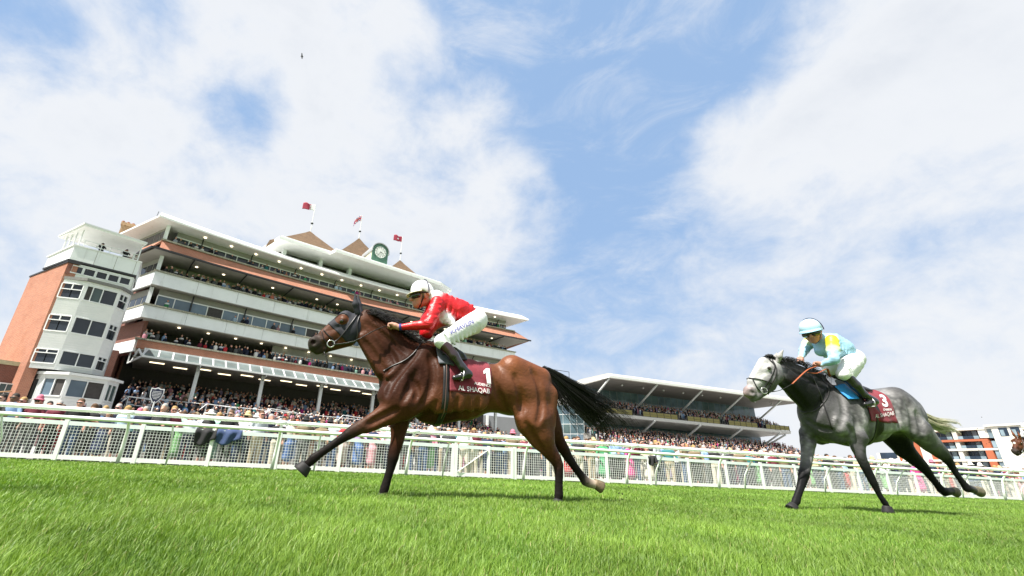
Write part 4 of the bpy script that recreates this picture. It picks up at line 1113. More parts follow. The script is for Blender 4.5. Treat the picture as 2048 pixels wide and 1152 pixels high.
def strap(name, bvh, px, rad, m, parent, origin, lift=.006, n=24, mirror=None, flat=None, Y=None):
    """strap lying on the body, drawn through photo points on the near side; mirror: (point, normal) of the plane of symmetry"""
    pts = []
    for q in bez([(*p, 0) for p in px], n):
        h = cast_px(bvh, q[0], q[1])
        if h: pts.append(h[0] + h[1] * lift)
        elif Y is not None: pts.append(atY(q[0], q[1], Y))
    O = Vector(origin)
    if len(pts) < 2: return None
    # even out jumps
    for _ in range(2): pts = [pts[0]] + [(pts[i - 1] + pts[i] * 2 + pts[i + 1]) / 4 for i in range(1, len(pts) - 1)] + [pts[-1]]
    o = obj(name, MB().tube([p - O for p in pts], rad, 8, flat=flat), m, parent, True)
    if mirror:
        c, nv = Vector(mirror[0]), Vector(mirror[1])
        obj(name, MB().tube([p - nv * (2 * (p - c).dot(nv)) - O for p in pts], rad, 8, flat=flat), m, parent, True)
    return o
def text_on(name, body, bvh, origin_px, right_px, up_px, m, parent, origin, lift=.011, bold=0.0):
    """flat print: right_px is the pixel vector of the whole line, up_px of one letter height"""
    if isinstance(body, (list, tuple)):
        me = bpy.data.meshes.new(name); me.from_pydata([(x, y, 0) for x, y in body], [], [tuple(range(len(body)))]); to = None; body = '1'
    else:
      cu = bpy.data.curves.new(name, 'FONT'); cu.body = body; cu.size = 1.0; cu.offset = bold; cu.resolution_u = 4
      to = bpy.data.objects.new(name, cu); me = bpy.data.meshes.new_from_object(to)
    import bmesh
    bm = bmesh.new(); bm.from_mesh(me); bmesh.ops.triangulate(bm, faces=bm.faces[:])
    lim = .25 if len(body) > 2 else .12
    for _ in range(3):
        le = [e_ for e_ in bm.edges if e_.calc_length() > lim]
        if le: bmesh.ops.subdivide_edges(bm, edges=le, cuts=1); bmesh.ops.triangulate(bm, faces=bm.faces[:])
    bm.to_mesh(me); bm.free()
    V = np.array([v.co[:] for v in me.vertices]); F = [tuple(p.vertices) for p in me.polygons]
    x0, x1 = V[:, 0].min(), V[:, 0].max(); y0, y1 = V[:, 1].min(), V[:, 1].max()
    O = Vector(origin); out = []; last = None
    for v in V:
        u = (v[0] - x0) / (x1 - x0); w = (v[1] - y0) / (y1 - y0)
        px = origin_px[0] + right_px[0] * u + up_px[0] * w; py = origin_px[1] + right_px[1] * u + up_px[1] * w
        h = cast_px(bvh, px, py)
        if h is None: h = last or (atY(px, py, 4.5), Vector((0, -1, 0)))
        last = h
        o_, d_ = cam_ray(px, py); out.append(h[0] - d_ * lift - O)
    b = MB(); b.add(out, F)
    if to is not None: bpy.data.objects.remove(to)
    return obj(name, b, m, parent)
def hoof(name, top, toe, r, m, parent, origin, lat=(0, 1, 0)):
    """hoof capsule: coronet centre, sole centre, radius"""
    top = Vector(top); toe = Vector(toe); d = (toe - top).normalized(); l = Vector(lat); l = (l - d * l.dot(d)).normalized(); f = d.cross(l)
    b = MB(); rings = []
    for t, k in ((0, .80), (.15, .86), (.7, 1.05), (.95, 1.12), (1.0, 1.08)):
        c = top + (toe - top) * t
        rings.append([c + l * (math.cos(a) * r * k * .95) + f * (math.sin(a) * r * k * 1.12) - Vector(origin) for a in np.linspace(0, 2 * math.pi, 17)[:-1]])
    return obj(name, b.loft(rings), m, parent, True)
# ------------------------------------------------------------------ leading bay horse
def Z1(x, y): return (580 + x / 2.3515, 540 + y / 2.3515)
LY = 4.80
def l1(x, y, dy=0.0): return atY(*Z1(x, y), LY + dy)
def f1(px, py, dy=0.0): return atY(px, py, LY + dy)
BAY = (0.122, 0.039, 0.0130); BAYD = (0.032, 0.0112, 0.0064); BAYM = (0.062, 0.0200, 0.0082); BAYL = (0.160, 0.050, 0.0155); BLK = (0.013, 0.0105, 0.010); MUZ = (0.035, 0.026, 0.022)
def leg(pts, dy, fn, w=.82, k=.03, lat=(0, 1, 0), k0=.045, k1=.02):
    """pts: (px, py, width in photo pixels, colour[, extra dy])"""
    o = []
    P = []
    for q in pts:
        d = dy + (q[4] if len(q) > 4 else 0); p = fn(q[0], q[1], d); P.append((p, px_rad(p, q[2]), q[3]))
    for i in range(len(P) - 1):
        o.append(Prim(P[i][0], P[i + 1][0], P[i][1], P[i + 1][1], w, P[i][2], k0 if i == 0 else (k1 if i == 1 else .004), lat))
    return o
def horse_lead():
    pr = []
    # trunk
    T = [(l1(566, 522), .335, BAYD), (l1(690, 552), .380, BAYM), (l1(820, 562), .318, BAY), (l1(930, 552), .258, BAY), (l1(1040, 560), .280, BAY), (l1(1132, 576), .255, BAY)]
    Wd = (.70, .72, .80, .92, .98)
    for i in range(5): pr.append(Prim(T[i][0], T[i + 1][0], T[i][1], T[i + 1][1], Wd[i], T[i][2], .06))
    pr.append(Prim(l1(650, 400), l1(760, 430), .16, .12, .8, BAYM, .10))               # withers
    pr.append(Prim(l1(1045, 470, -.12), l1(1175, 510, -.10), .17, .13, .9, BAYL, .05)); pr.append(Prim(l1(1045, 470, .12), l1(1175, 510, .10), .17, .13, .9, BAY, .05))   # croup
    # neck and head
    N = [(l1(545, 440), .250, BAYD), (l1(440, 328), .165, BAYM), (l1(352, 258), .122, BAY)]
    for i in range(2): pr.append(Prim(N[i][0], N[i + 1][0], N[i][1], N[i + 1][1], (.60, .62)[i], N[i][2], .09))
    pr.append(Prim(l1(590, 385), l1(360, 205), .075, .05, .7, BAYD, .05))              # crest
    pr.append(Prim(l1(440, 470, -.05), l1(345, 320, -.04), .10, .075, .8, BAYM, .035))  # jugular muscle
    for sgn in (-1, 1):
        pr.append(Prim(l1(292, 283, sgn * .025), l1(262, 300, sgn * .03), .112, .095, .62, BAY, .03))  # cheek
        pr.append(Prim(l1(250, 235, sgn * .07), l1(232, 252, sgn * .06), .045, .035, .8, BAY, .03))    # eye socket
        pr.append(Prim(l1(235, 285, sgn * .045), l1(165, 325, sgn * .04), .028, .022, 1, BAYM, .025)) # cheek bone
        pr.append(Prim(l1(112, 335, sgn * .045), l1(120, 352, sgn * .042), .042, .042, .8, MUZ, .03))   # nostril flesh
    pr.append(Prim(l1(300, 262), l1(195, 312), .13, .088, .62, BAY, .04))
    pr.append(Prim(l1(262, 222), l1(160, 300), .065, .05, 1.05, BAYM, .03))          # face ridge
    pr.append(Prim(l1(195, 318), l1(118, 345), .085, .070, .74, BAYM, .04))
    pr.append(Prim(l1(275, 330), l1(165, 370), .07, .042, .8, BAYM, .04))           # jaw
    pr.append(Prim(l1(120, 345), l1(112, 365), .062, .05, .85, MUZ, .03)); pr.append(Prim(l1(165, 370), l1(128, 383), .042, .036, .95, MUZ, .022))  # lips
    # shoulders
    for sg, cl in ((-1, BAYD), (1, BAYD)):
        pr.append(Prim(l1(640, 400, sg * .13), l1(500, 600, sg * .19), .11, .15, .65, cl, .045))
        pr.append(Prim(l1(620, 590, sg * .19), l1(540, 650, sg * .18), .15, .12, .62, BAYM, .04))
        pr.append(Prim(l1(470, 590, sg * .12), l1(500, 660, sg * .13), .13, .11, .8, BAYD, .04))
        pr.append(Prim(l1(700, 600, sg * .22), l1(880, 600, sg * .23), .16, .14, .45, BAY, .05))
    for sg in (-1, 1):
        pr.append(Prim(l1(1000, 520, sg * .17), l1(1080, 680, sg * .17), .075, .06, .8, BAY, .02))           # front of the thigh
        pr.append(Prim(l1(1120, 480, sg * .16), l1(1190, 640, sg * .14), .075, .06, .9, BAYL, .022))         # hamstring
        pr.append(Prim(l1(470, 500, sg * .15), l1(620, 430, sg * .16), .05, .045, .8, BAYM, .02))            # neck base fold
        pr.append(Prim(l1(585, 470, sg * .205), l1(640, 560, sg * .225), .085, .09, .55, BAYD, .018))        # triceps
        pr.append(Prim(l1(505, 640, sg * .17), l1(455, 610, sg * .15), .085, .07, .7, BAYM, .02))
    # near fore, stretched
    n = -.17
    pr += leg([(806, 806, 62, BAYM), (779.6, 824, 46, BAY), (749.7, 839.9, 33, BAYM), (729.7, 849.9, 27, (.06, .028, .016)), (706, 862.8, 25, BLK), (697, 868.5, 22, BLK), (679.8, 879.8, 17, BLK), (659.8, 893.8, 15.5, BLK), (641, 906.9, 16, BLK), (627, 917, 19, BLK), (617, 927, 16, BLK)], n, f1)
    pr += leg([(790, 832, 20, BAYM), (735, 858, 15, BLK)], n, f1, k=.02)
    # far fore, planted
    n = .15
    pr += leg([(806, 815, 56, BAYM), (798.6, 850, 36, BAYM), (795, 880, 27, BAYM), (789, 902, 24, BLK), (786, 916, 23, BLK), (782.6, 932, 18, BLK), (776.6, 952, 16.5, BLK), (769.5, 976, 18.5, BLK), (766, 987, 17, BLK)], n, f1)
    # near hind, planted
    n = -.15
    pr.append(Prim(f1(1062, 790, -.12), f1(1066, 838, -.14), .232, .185, .62, BAY, .07))
    pr.append(Prim(f1(1094, 790, -.12), f1(1092, 845, -.13), .13, .11, .75, BAYL, .035))
    pr += leg([(1070, 845, 70, BAY), (1082, 872, 50, BAY), (1095, 896, 35, BAYM), (1110, 917, 26, (.05, .022, .014)), (1116.5, 930, 21.5, BLK), (1118, 948, 17.5, BLK), (1117.8, 971, 16, BLK), (1117.6, 990, 18.5, BLK), (1116.5, 999, 16.5, BLK)], n, f1, k0=.10, k1=.06)
    # far hind, trailing
    n = .13
    pr.append(Prim(f1(1070, 790, .12), f1(1090, 838, .12), .22, .17, .62, BAYM, .07))
    pr += leg([(1088, 838, 60, BAYM), (1101.5, 860, 44, BAYD), (1117, 884, 29, BAYD), (1128, 899, 23, BLK), (1136, 914, 19, BLK), (1150, 934.5, 15.5, BLK), (1163, 952, 16, BLK), (1170.5, 962, 19, BLK), (1178, 966, 17, (.55, .45, .34)), (1188, 968.5, 17, (.60, .50, .38))], n, f1, k0=.09, k1=.05)
    carve = [Prim(l1(106, 336, -.088), l1(110, 342, -.086), .027, .030, 1, k=.010), Prim(l1(106, 336, .088), l1(110, 342, .086), .027, .030, 1, k=.010),
             Prim(l1(112, 385, -.075), l1(165, 366, -.06), .010, .014, 1, k=.010)]
    def colf(V, C):
        # dark underside of mane line, sweat streaks on neck and shoulder are patchy
        n = fbm2(V[:, 0] * 1.0, V[:, 2], 9.0, 11)[:, None]; n2 = fbm2(V[:, 0], V[:, 2] + V[:, 1], 26.0, 4)[:, None]
        C = C * (1 + .16 * n + .07 * n2)
        a = np.array(l1(106, 345)); d = np.sqrt(((V - a)[:, [0, 2]] ** 2).sum(1)); m = np.clip(1 - (d - .05) / .10, 0, 1)[:, None]
        C = C * (1 - m) + np.array(MUZ) * m
        for sg in (-1, 1):
            q = np.array(l1(107, 338, sg * .075)); dd = np.sqrt(((V - q) ** 2).sum(1)); mm = np.clip(1 - (dd - .022) / .008, 0, 1)[:, None]; C = C * (1 - mm) + np.array([.012, .005, .005]) * mm
        # darker wet coat low on the forehand, black down the back of the legs
        return np.clip(C, .004, 1)
    return pr, carve, colf
def mat_coat(name, r0, r1):
    """short hair: colour from the mesh, streaky sheen, faint veins"""
    m = bpy.data.materials.new(name); m.use_nodes = True
    t = NT(m.node_tree); p = m.node_tree.nodes['Principled BSDF']
    c = t.new('ShaderNodeAttribute', attribute_name='Col').outputs[0]
    tc = t.new('ShaderNodeTexCoord').outputs['Object']
    st = t.noise(t.vmath('MULTIPLY', tc, (22, 22, 60)), 1.0, 5, .6)
    vein = t.noise(tc, 13.0, 4, .55, 1.6)
    f = t.maprange(st, .3, .7, .86, 1.14, False)
    c = t.mix(1.0, c, t.new('ShaderNodeCombineColor', i_0=f, i_1=f, i_2=f).outputs[0], 'MULTIPLY')
    t.put(p.inputs['Base Color'], c)
    lum = t.new('ShaderNodeRGBToBW', i_0=c).outputs[0]
    t.put(p.inputs['Specular IOR Level'], t.maprange(lum, .010, .06, .05, .34, False))
    t.put(p.inputs['Roughness'], t.maprange(t.noise(tc, 5.0, 4, .6), .35, .65, r0, r1, False))
    b1 = t.new('ShaderNodeBump', i_Strength=.42, i_Distance=.014); t.put(b1.inputs['Height'], vein)
    b2 = t.new('ShaderNodeBump', i_Strength=.22, i_Distance=.004); t.put(b2.inputs['Height'], st); t.put(b2.inputs['Normal'], b1)
    t.put(p.inputs['Normal'], b2)
    MATS[name] = m; return m
HORSE_BAY = mat_coat('bay horse coat', .40, .58)
HOOFM = mat('dark hoof', (0.022, 0.021, 0.022), 0.6, 0.3, 12.0, spec=.25)
LEATHER = mat('black leather', (0.014, 0.013, 0.013), 0.38, 0.15, 20)
HAIRB = mat('black horse hair', (0.012, 0.010, 0.010), 0.42, 0.2, 8)
CHROME = mat('steel bit ring', (0.62, 0.62, 0.60), 0.25, 0.05, metal=0.9)
LO = tuple(f1(940, 1003, 0)[:2]) + (0.0,)
lead = thing('bay_horse', 'bay racehorse with black hood and maroon number 1 cloth galloping in front', 'horse', LO)
LPR, LCV, LCF = horse_lead()
F_, lo_ = field_grid(LPR, .02); V_, Q_ = surface_nets(F_, lo_, .02)
rough_bvh = BVHTree.FromPolygons([tuple(v) for v in V_], [tuple(map(int, q)) for q in Q_])
LG = [[Z1(*p) for p in g] for g in ([(600, 385), (540, 450), (480, 530), (455, 590)], [(655, 400), (672, 480), (655, 570), (610, 645)], [(600, 470), (560, 555), (528, 620)], [(505, 655), (430, 692), (365, 728)],
      [(955, 510), (985, 590), (1012, 655)], [(1055, 495), (1085, 590), (1082, 680)], [(1140, 470), (1176, 560), (1182, 650), (1165, 720)], [(350, 330), (400, 400), (452, 480)], [(365, 248), (450, 315), (545, 395)], [(1112, 720), (1150, 800), (1188, 850)], [(690, 620), (640, 690), (560, 700)])]
LG += [[.013] + [Z1(*p) for p in g] for g in ([(792, 600), (770, 690)], [(840, 600), (822, 690)], [(886, 600), (872, 675)], [(420, 300), (470, 380), (500, 440)], [(560, 500), (600, 560), (590, 610)])]
lead_body, LB = blob('body', LPR, .0125, HORSE_BAY, lead, carve=list(LCV) + groove_prims(rough_bvh, LG), colfn=LCF, origin=LO)
hoof('hoof', f1(614, 929, -.17), f1(600, 944, -.17), px_rad(f1(605, 935, -.17), 27), HOOFM, lead, LO)
hoof('hoof', f1(765.5, 987, .15), f1(763, 999, .15), px_rad(f1(765, 990, .15), 19), HOOFM, lead, LO)
hoof('hoof', f1(1116.5, 998, -.15), f1(1115, 1010, -.15), px_rad(f1(1116, 1000, -.15), 19), HOOFM, lead, LO)
hoof('hoof', f1(1188, 966, .13), f1(1204, 975, .13), px_rad(f1(1195, 970, .13), 19), mat('striped hoof', (0.16, 0.12, 0.07), 0.6, 0.5, 18), lead, LO)
# hood: cloth over the forehead and cheeks with a hole round each eye, and ear covers
HOOD = mat('navy black hood', (0.014, 0.015, 0.024), 0.75, 0.2, 30, bump=.2, bscale=140)
def hood_clip(P):
    u = P
    def side(pa, pb):      # signed distance in the x-z plane, positive to the right of pa->pb seen from the camera
        a = np.array(pa); b_ = np.array(pb); d = (b_ - a)[[0, 2]]; d = d / np.linalg.norm(d)
        q = u[..., [0, 2]] - a[[0, 2]]
        return q[..., 0] * d[1] - q[..., 1] * d[0]
    e1 = -side(l1(178, 258), l1(262, 345)); e2 = side(l1(352, 170), l1(322, 330)); e3 = side(l1(345, 338), l1(240, 345))
    ey = np.array(l1(243, 240)); hole = .062 - np.sqrt(((u[..., 0] - ey[0]) ** 2) * .8 + (u[..., 2] - ey[2]) ** 2)
    return np.maximum(np.maximum(-e1, -e2), np.maximum(hole, -e3))
head_pr = [p for p in LPR if p.a[0] < l1(380, 200)[0] and p.b[0] < l1(380, 200)[0] and p.a[2] > 1.2]
hood_o, HB = blob('hood', head_pr, .009, HOOD, lead, grow=.007, clip=hood_clip, origin=LO)
for sg in (-1, 1):
    ex, ey_ = (0, 0) if sg < 0 else (14, 4)
    pe = [Prim(l1(318 + ex, 200 + ey_, sg * .05), l1(309 + ex, 160 + ey_, sg * .065), .030, .034, .7, k=.02), Prim(l1(309 + ex, 160 + ey_, sg * .065), l1(306 + ex, 112 + ey_, sg * .07), .034, .007, .7, k=.02)]
    blob('ear_cover', pe, .007, HOOD, lead, origin=LO)
    b = MB().ball(tuple(l1(243, 240, sg * .098) - Vector(LO)), .021, 12, 8); obj('eye', b, mat('dark horse eye', (0.02, 0.011, 0.006), 0.06, 0.1, coat=1.0), lead, True)
    b = MB(); c = l1(192, 347, sg * .085) - Vector(LO); rr_ = .036
    b.tube([c + Vector((rr_ * math.cos(a), 0, rr_ * math.sin(a))) for a in np.linspace(0, 2 * math.pi, 21)], .006, 6, cap=False); obj('bit_ring', b, CHROME, lead, True)
mir = (tuple(l1(200, 300)), (0, 1, 0))
strap('noseband', LB, [Z1(158, 282), Z1(178, 305), Z1(205, 330), Z1(195, 372)], .008, LEATHER, lead, LO, mirror=mir, flat=.6)
strap('noseband', LB, [Z1(150, 290), Z1(158, 320), Z1(172, 352), Z1(163, 385)], .006, LEATHER, lead, LO, mirror=mir, flat=.6)
strap('cheek_strap', LB, [Z1(322, 205), Z1(280, 262), Z1(235, 318), Z1(195, 345)], .008, LEATHER, lead, LO, mirror=mir, lift=.014, flat=.6)
strap('throat_strap', LB, [Z1(335, 200), Z1(312, 262), Z1(318, 325), Z1(250, 345), Z1(205, 352)], .007, LEATHER, lead, LO, mirror=mir, lift=.013, flat=.6)
strap('crown_strap', LB, [Z1(355, 180), Z1(338, 190), Z1(322, 205)], .012, LEATHER, lead, LO, mirror=mir, lift=.016, flat=.5)
strap('neck_strap', LB, [Z1(616, 345), Z1(592, 380), Z1(540, 425), Z1(480, 452), Z1(452, 468), Z1(438, 476)], .009, LEATHER, lead, LO, mirror=(tuple(l1(500, 400)), (0, 1, 0)), flat=.5)
# reins from the bit to the hands
for sg in (-1, 1):
    pts = bez([l1(195, 352, sg * .10), l1(300, 335, sg * .17), l1(390, 288, sg * .175), l1(455, 262, sg * .14), l1(478, 255, sg * .11)], 18)
    obj('rein', MB().tube([Vector(p) - Vector(LO) for p in pts], .009, 6, flat=.45), LEATHER, lead, True)
obj('rein_end', MB().tube([Vector(p) - Vector(LO) for p in bez([l1(160, 385, -.06), l1(168, 405, -.07), l1(175, 422, -.075), l1(178, 445, -.07)], 8)], .006, 5), LEATHER, lead, True)
# tail and mane
def tail_curves(guide, n, spread, seed, jitter):
    r = np.random.default_rng(seed); out = []
    cl = r.normal(0, .95, (26, 3))
    for i in range(n):
        o = (cl[r.integers(0, 26)] + r.normal(0, .28, 3)) * [1, .8, 1]; f = r.uniform(.72, 1.08); up = r.normal(0, 1)
        pts = []
        m = len(guide)
        for j, (p, s_) in enumerate(guide):
            if j / (m - 1) > f: break
            pts.append(np.array(p) + o * s_ + r.normal(0, 1, 3) * jitter * s_ )
        if len(pts) >= 3: out.append(bez(pts, 12))
    return out
TG = [(l1(1195, 468), .018), (l1(1232, 492), .026), (l1(1275, 530), .040), (l1(1325, 570), .058), (l1(1385, 618), .080), (l1(1440, 665), .088), (l1(1480, 705), .098), (l1(1510, 752), .105)]
strands('tail', tail_curves(TG, 1000, 1, 3, .05), .0046, .0009, HAIRB, lead, LO)
TG2 = [(l1(1225, 500), .02), (l1(1262, 570), .03), (l1(1300, 620), .05), (l1(1350, 660), .07), (l1(1420, 720), .09), (l1(1440, 760), .10)]
strands('tail', tail_curves(TG2, 70, 1, 5, .2), .003, .001, HAIRB, lead, LO)
rm = np.random.default_rng(9); mc = []
for i in range(560):
    t = rm.uniform(0, 1); cx = 342 + (615 - 342) * t; cy = np.interp(t, [0, .2, .5, .8, 1], [188, 208, 262, 318, 352])
    p0 = l1(cx, cy + 8, rm.normal(0, .02)); ln = rm.uniform(30, 120); up = rm.uniform(-.1, .75)
    p1 = l1(cx + ln * .45, cy - ln * .18 * up + 12 * (1 - up), rm.normal(0, .06)); p2 = l1(cx + ln, cy + ln * (.45 - .55 * up) + rm.normal(0, 8), rm.normal(0, .09))
    mc.append(bez([p0, p1, p2], 7))
strands('mane', mc, .0045, .001, HAIRB, lead, LO)
# saddle cloth wrapped over the back
CLOTH = mat('maroon saddle cloth', (0.185, 0.016, 0.030), 0.8, 0.14, 7, bump=.35, bscale=18, sheen=.1)
def wrap(name, bvh, x0, x1, cz, y0, a0, a1, lift, m, parent, origin, nx=26, na=44, slant=0.0, thick=.006, wob=.0, yslope=0.0):
    b = MB(); rows = []
    for i in range(nx + 1):
        row = []
        for j in range(na + 1):
            a = a0 + (a1 - a0) * j / na; f = i / nx
            x = x0 + (x1 - x0) * f + slant * (abs(a) / 2.0)
            c = Vector((x, y0 + yslope * (x - x0), cz)); d = Vector((0, math.sin(a), math.cos(a)))
            loc, nr, k, ds = bvh.ray_cast(c + d * 1.2, -d, 1.2)
            p = (loc if loc is not None else c + d * .35)
            row.append(p + d * (lift + wob * math.sin(9 * a + 14 * f) * abs(a) + .004 * math.sin(23 * f + 3 * a)) - Vector(origin))
        rows.append(row)
    for _ in range(3):
        for i in range(nx + 1): rows[i] = [rows[i][0]] + [(rows[i][j - 1] + rows[i][j] * 2 + rows[i][j + 1]) / 4 for j in range(1, na)] + [rows[i][-1]]
    b.loft(rows, close=False, cap=False)
    o = obj(name, b, m, parent, True)
    sm = o.modifiers.new('thickness', 'SOLIDIFY'); sm.thickness = thick; sm.offset = 1
    bv = BVHTree.FromPolygons([Vector(v) + Vector(origin) for v in b.v], b.f)
    return o, bv
cx0, cx1 = l1(752, 560, -.3)[0], l1(957, 560, -.3)[0]
zc = l1(840, 560)[2]
cloth_o, CB = wrap('saddle_cloth', LB, cx0, cx1, zc, LY, -1.86, 1.86, .016, CLOTH, lead, LO, wob=.004)
PRINT = mat('white print', (0.80, 0.80, 0.80), 0.7, 0.03)
def z1v(x, y): return (x / 2.3515, y / 2.3515)
text_on('cloth_number', [(.36, 0), (1, 0), (1, 1), (.52, 1), (0, .80), (0, .60), (.36, .70)], CB, Z1(916, 532), z1v(30, 3), z1v(-8, -72), PRINT, lead, LO)
text_on('cloth_name', 'AUDIENCE', CB, Z1(867, 538), z1v(78, 14), z1v(-1, -13), PRINT, lead, LO, bold=.01)
text_on('cloth_title', 'AL SHAQAB', CB, Z1(793, 568), z1v(148, 17), z1v(-2, -26), PRINT, lead, LO)
# saddle, weight pad and girth
PAD = mat('grey saddle pad', (0.10, 0.11, 0.13), 0.7, 0.12, 10)
sx0, sx1 = l1(690, 500, -.3)[0], l1(800, 500, -.3)[0]
wrap('saddle_pad', LB, sx0, sx1, zc + .02, LY, -.98, .98, .026, PAD, lead, LO, nx=14, na=30, slant=.05)
wrap('saddle', LB, sx0 + .08, sx1 + .12, zc + .02, LY, -.62, .62, .045, LEATHER, lead, LO, nx=12, na=24, slant=-.04, thick=.015)
gx0, gx1 = l1(712, 650, -.28)[0], l1(742, 650, -.28)[0]
wrap('girth', LB, gx0, gx1, zc, LY, -3.1, 3.1, .012, LEATHER, lead, LO, nx=4, na=70)
wrap('girth_stripe', LB, gx0 + .03, gx1 - .03, zc, LY, -2.7, 2.7, .019, mat('grey girth stripe', (0.20, 0.12, 0.10), 0.7), lead, LO, nx=2, na=70, thick=.003)

# ------------------------------------------------------------------ jockeys
SKIN = (0.50, 0.26, 0.19)
SKINM = mat_attr('skin', rough=.5, spec=.4, nscale=30, nvar=.05)
RED = (0.56, 0.008, 0.014); WHT = (0.80, 0.80, 0.82)
def mat_silk(name, rough, strength, sc):
    m = mat_attr(name, rough=rough, spec=.45, nscale=9, nvar=.05)
    t = NT(m.node_tree); p = m.node_tree.nodes['Principled BSDF']
    tc = t.new('ShaderNodeTexCoord').outputs['Object']
    n1 = t.noise(t.vmath('MULTIPLY', tc, (sc, sc * .5, sc * 1.6)), 1.0, 4, .55, .8)
    b = t.new('ShaderNodeBump', i_Strength=strength, i_Distance=.05); t.put(b.inputs['Height'], n1); t.put(p.inputs['Normal'], b)
    return m
SILK = mat_silk('racing silk', .40, .36, 8.0)
BREE = mat_silk('white breeches', .6, .32, 9.0)
CAPM = mat_attr('cap silk', rough=.4, spec=.45, nscale=10, nvar=.03, bump=.25, bscale=14)
BOOTM = mat_attr('black riding boot', rough=.22, spec=.6, nscale=20, nvar=.1, coat=.4)
def jockey_hand(wrist, knuck, lat, sgn, col=SKIN):
    """palm, four curled fingers and a thumb"""
    w = Vector(wrist); k = Vector(knuck); d = (k - w).normalized(); lat = Vector(lat); lat = (lat - d * lat.dot(d)).normalized(); dn = d.cross(lat).normalized()
    if dn.z > 0: dn = -dn
    pr = [Prim(w, w + (k - w) * .5, .026, .032, 1, col, .02), Prim(w + (k - w) * .5 - lat * .015, k - lat * .022, .026, .022, 1, col, .02), Prim(w + (k - w) * .5 + lat * .015, k + lat * .022, .026, .020, 1, col, .02)]
    for o, l in ((-.034, .9), (-.012, 1.0), (.011, .95), (.033, .8)):
        a = k + lat * o; m_ = a + d * .032 * l + dn * .012; e = m_ - d * .002 + dn * .030 * l; g = e - d * .022 + dn * .004
        pr += [Prim(a - d * .01, m_, .0112, .0102, 1, col, .006), Prim(m_, e, .0102, .0095, 1, col, .004), Prim(e, g, .0095, .0085, 1, col, .004)]
    th = w + (k - w) * .35 + lat * (.028 * sgn)
    pr += [Prim(th, th + d * .032 + dn * .02, .0145, .012, 1, col, .008), Prim(th + d * .032 + dn * .02, th + d * .056 + dn * .026, .012, .0095, 1, col, .005)]
    return pr
def head_prims(c, fwd, up, s=1.0, col=SKIN):
    c = Vector(c); f = Vector(fwd).normalized(); u = (Vector(up) - f * Vector(up).dot(f)).normalized(); l = u.cross(f)
    P = lambda a, b, d: c + f * (a * s) + u * (b * s) + l * (d * s)
    lip = (col[0] * .82, col[1] * .58, col[2] * .62)
    pr = [Prim(P(-.02, .04, 0), P(-.02, .04, 0), .098 * s, .098 * s, 1, col, .03), Prim(P(.03, -.02, 0), P(.035, -.075, 0), .070 * s, .055 * s, 1, col, .04),
          Prim(P(.060, -.100, 0), P(.066, -.100, 0), .034 * s, .03 * s, 1, col, .03),
          Prim(P(.092, .01, 0), P(.122, -.033, 0), .011 * s, .0175 * s, 1, col, .02), Prim(P(.108, -.039, -.012), P(.108, -.039, .012), .010 * s, .010 * s, 1, col, .012),
          Prim(P(.090, -.066, -.02), P(.090, -.066, .02), .0105 * s, .0105 * s, 1, lip, .010), Prim(P(.086, -.079, -.016), P(.086, -.079, .016), .010 * s, .010 * s, 1, lip, .010),
          Prim(P(.05, -.03, .045), P(.03, -.08, .04), .028 * s, .022 * s, 1, col, .03), Prim(P(.05, -.03, -.045), P(.03, -.08, -.04), .028 * s, .022 * s, 1, col, .03),
          Prim(P(.082, .025, -.03), P(.082, .025, .03), .016 * s, .016 * s, 1, col, .02)]
    for q in (-1, 1): pr.append(Prim(P(-.02, .0, q * .092), P(-.03, -.035, q * .086), .022 * s, .014 * s, 1, (col[0] * 1.02, col[1] * .9, col[2] * .9), .012))
    return pr, P
